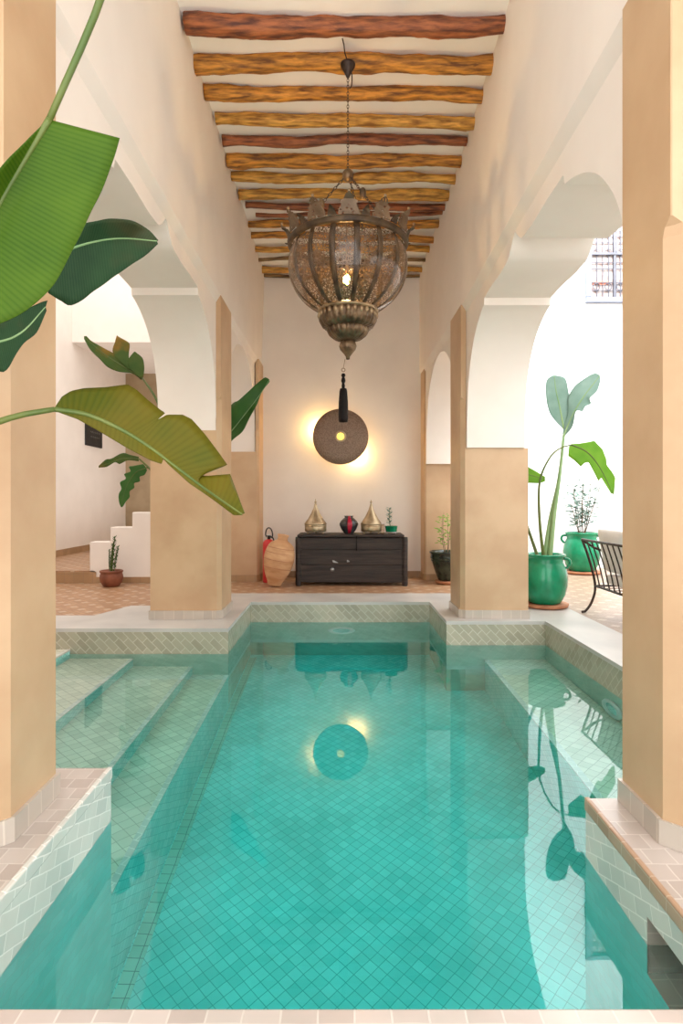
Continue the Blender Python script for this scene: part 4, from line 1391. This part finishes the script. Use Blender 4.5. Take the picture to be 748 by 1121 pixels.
def patio_banana():
    base = Vector((-1.95, 7.55, 0.0))
    t = thing('banana_plant', 'banana plant standing behind the middle pillar on the stair side', 'plant', base)
    obj('pot', lathe(B(), [(0.0, 0.0), (0.16, 0.0), (0.18, 0.02), (0.23, 0.22), (0.22, 0.36), (0.24, 0.38), (0.24, 0.41), (0.21, 0.41), (0.20, 0.36), (0.0, 0.35)], 36), M['clay'], t, smooth=True)
    obj('soil', lathe(B(), [(0.0, 0.37), (0.2, 0.37)], 24), M['soil'], t)
    obj('stem', tb([(0, 0, 0.36), (0.01, 0.0, 1.0), (0.02, 0.0, 1.55)], (0.07, 0.04), seg=12), M['stalk'], t, smooth=True)
    top = base + Vector((0.02, 0, 1.5))
    D = 7.3
    leaf(t, 'leaf', [(232, 496), (254.5, 471), (272, 449), (286, 430), (295, 416)], [(236, 462), (254.5, 442, 7.25), (262, 437.6, 7.2), (283.5, 418), (291, 413), (295.3, 416)],
         [(240, 500), (254.5, 482, 7.15), (266, 472, 7.15), (273, 458, 7.15), (281, 443.6), (287, 429), (295.3, 418)], D, 'leaf_mid', 30, 0, 0.01, 3, rib=0.010, ribmat='stalk_pale',
         stalk=([top, P(212, 520, 7.45), P(232, 496, D)], None, (0.025, 0.013)))
    D = 7.75
    st = ([top, P(185, 470, 7.6), P(170, 435, 7.7), P(156, 414, D)], None, (0.025, 0.012))
    l1 = leaf(t, 'leaf', [(156, 414), (138, 403), (115, 388), (92, 369)], [(155, 411), (140, 395), (117.5, 383), (100.6, 373.5), (95, 368), (92, 368)],
              [(155, 416), (145, 409), (130, 407), (118, 402), (110, 394), (99, 383), (92, 371)], D, 'leaf_olive_far', 28, 0, 0.012, 3, rib=0.008, ribmat='stalk', stalk=st)
    leaf(t, 'leaf', [(142, 405), (135, 390), (133, 371)], [(140, 404), (124, 387), (126, 374), (128, 367)], [(144, 404), (141, 390), (142, 380), (141, 375), (129, 368)], 7.72, 'leaf_olive_far', 18, 0, 0.01, 8)
    leaf(t, 'leaf', [(156, 414), (150, 400), (147, 385)], [(153, 413), (141, 402), (141, 393), (146, 386)], [(157, 413), (158, 402), (156, 392), (148, 385)], 7.70, 'leaf_olive_far', 18, 0, 0.01, 9)
    D = 7.7
    st = ([top, P(180, 530, 7.6), P(163, 512, D), P(152, 502, D)], None, (0.02, 0.010))
    leaf(t, 'leaf', [(152, 502), (134, 502), (120, 507), (108, 511)], [(152, 500), (143, 498), (134, 496), (122, 502), (116, 503), (108, 510)],
         [(152, 505), (140, 504), (131, 508), (126, 506), (117, 511), (108, 512)], D, 'leaf_olive_far', 24, 0, 0.03, 5, rib=0.006, stalk=st)
    leaf(t, 'leaf', [(160, 512), (148, 518), (138, 534), (132.5, 555)],
         [(157, 508), (146, 510), (141, 511), (143, 516), (136, 519), (138, 524), (131.5, 528), (133, 535), (130, 541), (130.5, 550), (132.5, 555)],
         [(161, 515), (158, 520), (153, 522), (153, 527), (147, 529), (147, 534), (142, 538), (142, 544), (138, 549), (135, 554), (133, 555.5)], D, 'leaf_mid', 60, 0, 0.03, 5, rib=0.006,
         stalk=(px([(163, 512), (160, 512)], D), None, (0.01, 0.008)))


patio_banana()


def green_pot(t, s, handles=True):
    pr = [(0.0, 0.0), (0.165, 0.0), (0.185, 0.02), (0.225, 0.10), (0.248, 0.20), (0.252, 0.28), (0.238, 0.37), (0.212, 0.44), (0.20, 0.46), (0.205, 0.475), (0.198, 0.49), (0.207, 0.51), (0.225, 0.53), (0.226, 0.545),
          (0.205, 0.548), (0.188, 0.52), (0.18, 0.46), (0.0, 0.455)]
    po = obj('pot', lathe(B(), [(r * s, z * s + 0.045) for r, z in pr], 56), M['green_glaze'], t, smooth=True)
    for a in (-0.35, PI - 0.35):
        e = Vector((math.cos(a), math.sin(a), 0))
        obj('handle', tb([e * 0.20 * s + Vector((0, 0, 0.50 * s + 0.045)), e * 0.255 * s + Vector((0, 0, 0.49 * s + 0.045)), e * 0.27 * s + Vector((0, 0, 0.44 * s + 0.045)),
                          e * 0.232 * s + Vector((0, 0, 0.39 * s + 0.045))], 0.016 * s, seg=8), M['green_glaze'], po, smooth=True)
    obj('saucer', lathe(B(), [(0.0, 0.002), (0.22 * s, 0.002), (0.25 * s, 0.012), (0.262 * s, 0.042), (0.25 * s, 0.046), (0.235 * s, 0.044), (0.0, 0.044)], 48), M['clay'], t, smooth=True)
    obj('soil', lathe(B(), [(0.0, 0.49 * s + 0.045), (0.186 * s, 0.485 * s + 0.045)], 24), M['soil'], t)


def strelitzia():
    D = 7.0
    base = Vector(((596 - CX) * D / F, D, 0.0))
    t = thing('potted_palm', 'tall broad-leaved plant in the large green pot beside the middle pillar', 'potted plant', base)
    green_pot(t, 1.04)
    def s0(dx, dy=0.0):
        return base + Vector((dx, dy, 0.53))
    leaf(t, 'leaf', [(618, 473), (614, 450), (609, 428), (607, 411)], [(617, 470), (610, 463), (601.5, 451), (597.5, 431), (598.7, 416), (606, 410.5)], [(620, 471), (627, 455), (625, 440), (622.5, 428), (619, 414), (608, 410.5)],
         6.95, 'leaf_pale', 30, 0, 0.012, 1, rib=0.012, ribmat='stalk_pale', stalk=([s0(0.0, 0), P(603, 568, 7), P(612, 525, 6.97), P(618, 473, 6.95)], None, (0.030, 0.014)))
    leaf(t, 'leaf', [(617, 478, 6.9), (627, 455, 6.88), (638, 436, 6.86), (657, 411, 6.86)], [(616, 474, 6.93), (622, 452, 6.93), (622, 436, 6.93), (629, 423, 6.92), (642, 413, 6.9), (651, 408.5, 6.88), (656, 410, 6.86)],
         [(618, 478, 6.9), (627, 467, 6.82), (631, 450, 6.8), (638, 450.5, 6.8), (641, 445, 6.8), (647.5, 442, 6.8), (646, 436, 6.8), (654, 428, 6.82), (658, 416, 6.86)], 6.88, 'leaf_pale', 36, 0, 0.015, 2, rib=0.012, ribmat='stalk_pale',
         stalk=([s0(0.05, -0.03), P(607, 562, 6.95), P(613, 520, 6.92), P(617, 478, 6.9)], None, (0.030, 0.014)))
    leaf(t, 'leaf', [(626, 487), (643, 495), (657, 512), (671.5, 541)],
         [(625, 486), (634, 485.5), (643, 484), (651, 482.5), (660, 492), (664, 502), (664.5, 509), (670, 516), (674, 523), (672.5, 541)],
         [(623, 489), (622, 499), (629, 504), (636, 511), (640, 507), (644.5, 506), (650, 516), (655.5, 527), (656.5, 520), (661, 527), (669, 540)],
         6.85, 'leaf_lime', 60, 0, 0.012, 2, rib=0.009, ribmat='stalk', open_edges=True,
         stalk=([s0(-0.02, -0.05), P(591, 570, 6.95), P(591, 528, 6.9), P(601.5, 502, 6.88), P(613, 491, 6.86), P(626, 487, 6.85)], None, (0.020, 0.008)))
    leaf(t, 'leaf', [(556, 520), (575, 519), (597, 525)], [(556, 511), (570, 508), (582, 513), (597, 522)], [(556, 528), (575, 528.5), (590, 529), (597, 527)], 7.15, 'leaf_lime', 24, 0, 0.01, 5, rib=0.008,
         stalk=([s0(-0.06, 0.0), P(578, 578, 7.1), P(566, 545, 7.12), P(556, 520, 7.15)], None, (0.020, 0.010)))


strelitzia()


def shrub(name, label, base, zstart, rnd, trunks, leaflen, count, mat, spread, hgt, potfn, tw=0.006):
    t = thing(name, label, 'potted plant', base)
    potfn(t)
    tips = []
    bm = B()
    for k in range(trunks):
        a = 2 * PI * k / trunks + rnd.random()
        top = Vector((math.cos(a) * spread * (0.3 + 0.7 * rnd.random()), math.sin(a) * spread * (0.3 + 0.7 * rnd.random()), zstart + hgt * (0.7 + 0.3 * rnd.random())))
        st = Vector((math.cos(a) * 0.03, math.sin(a) * 0.03, zstart - 0.03))
        midp = st.lerp(top, 0.5) + Vector((rnd.uniform(-.03, .03), rnd.uniform(-.03, .03), 0))
        tube(bm, [st, midp, top], (tw, tw * 0.4), 6, 10)
        tips.append(smooth_path([st, midp, top], 24))
    obj('stem', bm, M['twig'], t, smooth=True)
    bm = B()
    for k in range(count):
        pth = rnd.choice(tips)
        p = pth[int(rnd.uniform(0.22, 1.0) * 23)]
        a = rnd.random() * 2 * PI
        L = leaflen * rnd.uniform(0.7, 1.3)
        d = Vector((math.cos(a), math.sin(a), rnd.uniform(-0.25, 0.45))).normalized()
        sd = Vector((-math.sin(a), math.cos(a), 0)) * L * 0.16
        q = p + d * L * rnd.uniform(0.0, 0.9)
        blade(bm, [q, q + d * L * .5 + Vector((0, 0, .01)), q + d * L], [q, q + d * L * .45 - sd, q + d * L], [q, q + d * L * .45 + sd, q + d * L], 6, 1)
    obj('foliage', bm, M[mat], t, box_uv=False, solid=0.001)
    return t


rnd = random.Random(11)
shrub('potted_shrub', 'wispy bamboo-like shrub in the smaller green pot by the courtyard wall', Vector(((637 - CX) * 10.1 / F, 10.1, 0)), 0.62, rnd, 8, 0.13, 330, 'leaf_pale', 0.33, 1.05,
      lambda t: green_pot(t, 1.18), 0.008)


def black_planter(t):
    pr = [(0.0, 0.0), (0.11, 0.0), (0.125, 0.015), (0.165, 0.12), (0.215, 0.28), (0.235, 0.36), (0.232, 0.39), (0.25, 0.405), (0.252, 0.425), (0.235, 0.432), (0.215, 0.41), (0.205, 0.37), (0.0, 0.36)]
    po = obj('pot', lathe(B(), [(r, z + 0.05) for r, z in pr], 48), M['black_glaze'], t, smooth=True)
    bm = B()
    torus(bm, 0.232, 0.010, Matrix.Translation((0, 0, 0.385)), 48, 8)
    torus(bm, 0.222, 0.007, Matrix.Translation((0, 0, 0.345)), 48, 8)
    obj('raised_band', bm, M['black_glaze'], po, smooth=True)
    obj('saucer', lathe(B(), [(0.0, 0.002), (0.15, 0.002), (0.17, 0.03), (0.168, 0.05), (0.15, 0.048), (0.0, 0.046)], 40), M['clay'], t, smooth=True)
    obj('soil', lathe(B(), [(0.0, 0.44), (0.21, 0.435)], 24), M['soil'], t)


shrub('potted_shrub', 'thin sapling in a black glazed bowl behind the middle pillar', Vector(((489 - CX) * 8.88 / F, 8.88, 0)), 0.46, rnd, 4, 0.075, 90, 'leaf_lime', 0.14, 0.62, black_planter, 0.005)


def small_pot():
    D = 8.62
    t = thing('potted_rosemary', 'slim upright cactus-like plant in a small brown clay pot by the stair parapet', 'potted plant', ((122 - CX) * D / F, D, 0))
    pr = [(0.0, 0.0), (0.10, 0.0), (0.115, 0.012), (0.15, 0.07), (0.162, 0.125), (0.155, 0.17), (0.145, 0.19), (0.160, 0.205), (0.162, 0.225), (0.148, 0.23), (0.135, 0.205), (0.13, 0.18), (0.0, 0.175)]
    obj('pot', lathe(B(), pr, 40), M['dark_clay'], t, smooth=True)
    obj('soil', lathe(B(), [(0.0, 0.20), (0.134, 0.198)], 24), M['soil'], t)
    for k, (x, z, dx, th) in enumerate(((0.02, 0.70, 0.05, 0.032), (-0.02, 0.60, 0.02, 0.028), (-0.06, 0.52, -0.035, 0.016), (0.05, 0.56, 0.085, 0.026))):
        bm = B()
        b0, b1 = Vector((x * 0.5, 0.01 * k, 0.19)), Vector((dx, 0.01 * k, z))
        tube(bm, [b0, b0.lerp(b1, 0.5) + Vector((-0.012, 0, 0)), b1], (th * 0.35, th * 0.2), 6, 10)
        so = obj('stem', bm, M['stalk'], t, smooth=True)
        bm = B()
        r_ = random.Random(k)
        for i in range(46):
            f = i / 46
            p = b0.lerp(b1, 0.12 + 0.88 * f)
            a = i * 2.4
            d = Vector((math.cos(a), math.sin(a), 1.1)) * th * 1.15
            sd = Vector((-math.sin(a), math.cos(a), 0)) * 0.009
            blade(bm, [p, p + d * .5, p + d], [p, p + d * .5 - sd, p + d], [p, p + d * .5 + sd, p + d], 5, 1)
        obj('leaves', bm, M['leaf_mid'], so, box_uv=False, solid=0.001)


small_pot()


# wall sign in the stair patio
def sign():
    t = thing('wall_plaque', 'small black framed plaque on the stair patio side wall', 'plaque', (-5.2, 12.75, H + 1.40))
    obj('frame', bx(0.001, 0.035, -0.42, 0.42, -0.30, 0.30), M['panel_black'], t, bevel=0.006)
    bm = B()
    r_ = random.Random(2)
    for row in range(4):
        for k in range(5):
            y = -0.22 + k * 0.105 + r_.uniform(-.02, .02)
            z = 0.19 - row * 0.10
            tube(bm, [(0.037, y, z), (0.037, y + 0.03, z + 0.02), (0.037, y + 0.06, z - 0.01)], 0.006, 5, 6)
    obj('ink_marks', bm, M['panel_mark'], t)


sign()


# ================================================================== GARDEN SEAT
def garden_seat():
    t = thing('garden_chair', 'wrought iron garden seat with white cushions in the courtyard', 'chair', (2.72, 5.9, 0))
    ox, oy = 2.72, 5.9
    def L(p):
        return Vector((p[0] - ox, p[1] - oy, p[2]))
    ya, yb = 6.60, 5.15
    # back faces the pool, flared outwards at the top
    tr = [L((2.665, ya, 0.805)), L((2.665, yb, 0.805))]
    br = [L((2.80, ya - 0.02, 0.30)), L((2.80, yb + 0.02, 0.30))]
    obj('top_rail', tube(B(), tr, 0.013, 8, 2, straight=True), M['iron'], t, smooth=True)
    obj('bottom_rail', tube(B(), br, 0.013, 8, 2, straight=True), M['iron'], t, smooth=True)
    n = 12
    for k in range(1, n):
        f = k / n
        a, b = tr[0].lerp(tr[1], f), br[0].lerp(br[1], f)
        obj('spindle', tb([a, a.lerp(b, 0.5) + Vector((0.012, 0, 0)), b], 0.0075, seg=6), M['iron'], t, smooth=True)
    for y, s in ((ya, 1), (yb, -1)):
        obj('leg', tb([L((2.665, y, 0.805)), L((2.745, y, 0.58)), L((2.80, y - 0.02 * s, 0.30)), L((2.77, y, 0.12)), L((2.70, y, 0.02)), L((2.66, y, 0.012))], 0.014, seg=8), M['iron'], t, smooth=True)
        obj('leg', tb([L((3.46, y, 0.62)), L((3.44, y, 0.35)), L((3.46, y, 0.12)), L((3.52, y, 0.012))], 0.014, seg=8), M['iron'], t, smooth=True)
        obj('arm_rail', tb([L((2.665, y, 0.80)), L((2.9, y, 0.68)), L((3.46, y, 0.62))], 0.013, seg=8), M['iron'], t, smooth=True)
        obj('side_rail', tb([L((2.80, y - 0.02 * s, 0.30)), L((3.45, y, 0.30))], 0.012, seg=8), M['iron'], t, smooth=True)
    obj('front_rail', tube(B(), [L((3.45, ya, 0.30)), L((3.45, yb, 0.30))], 0.012, 8, 2, straight=True), M['iron'], t, smooth=True)
    bm = B()
    for k in range(8):
        y = ya - 0.1 - k * 0.18
        box(bm, 2.80 - ox, 3.45 - ox, y - oy - 0.012, y - oy + 0.012, 0.308, 0.314)
    obj('seat_slats', bm, M['iron'], t)


garden_seat()


def cushion(name, label, x0, x1, y0, y1, z0, z1, lean=0.0):
    bm = B()
    bmesh.ops.create_cube(bm, size=1)
    bmesh.ops.subdivide_edges(bm, edges=bm.edges, cuts=5, use_grid_fill=True)
    cx, cyy, cz = (x0 + x1) / 2, (y0 + y1) / 2, (z0 + z1) / 2
    sx, sy, sz = x1 - x0, y1 - y0, z1 - z0
    thin = min(range(3), key=lambda i: (sx, sy, sz)[i])
    for v in bm.verts:
        c = v.co * 2
        e = [abs(c[i]) for i in range(3) if i != thin]
        k = 1 - 0.35 * max(e) ** 6
        q = Vector(c)
        q[thin] *= k
        v.co = Vector((q.x * sx / 2, q.y * sy / 2, q.z * sz / 2 ))
        v.co.x += lean * v.co.z
        v.co += Vector((cx, cyy, cz))
    o = obj(name, bm, M['white_fabric'], None, smooth=True, sub=1)
    tag(o, label, 'cushion', 'garden seat cushions')
    return o


cushion('seat_cushion', 'flat white seat cushion lying on the iron garden seat', 2.86, 3.46, 5.2, 6.52, 0.322, 0.46)
cushion('back_cushion', 'plump white back cushion at the green pot end of the garden seat', 2.80, 2.98, 5.92, 6.52, 0.47, 0.93, -0.2)
cushion('back_cushion', 'plump white back cushion on the garden seat beside the near pillar', 2.80, 2.98, 5.22, 5.88, 0.47, 0.90, -0.2)
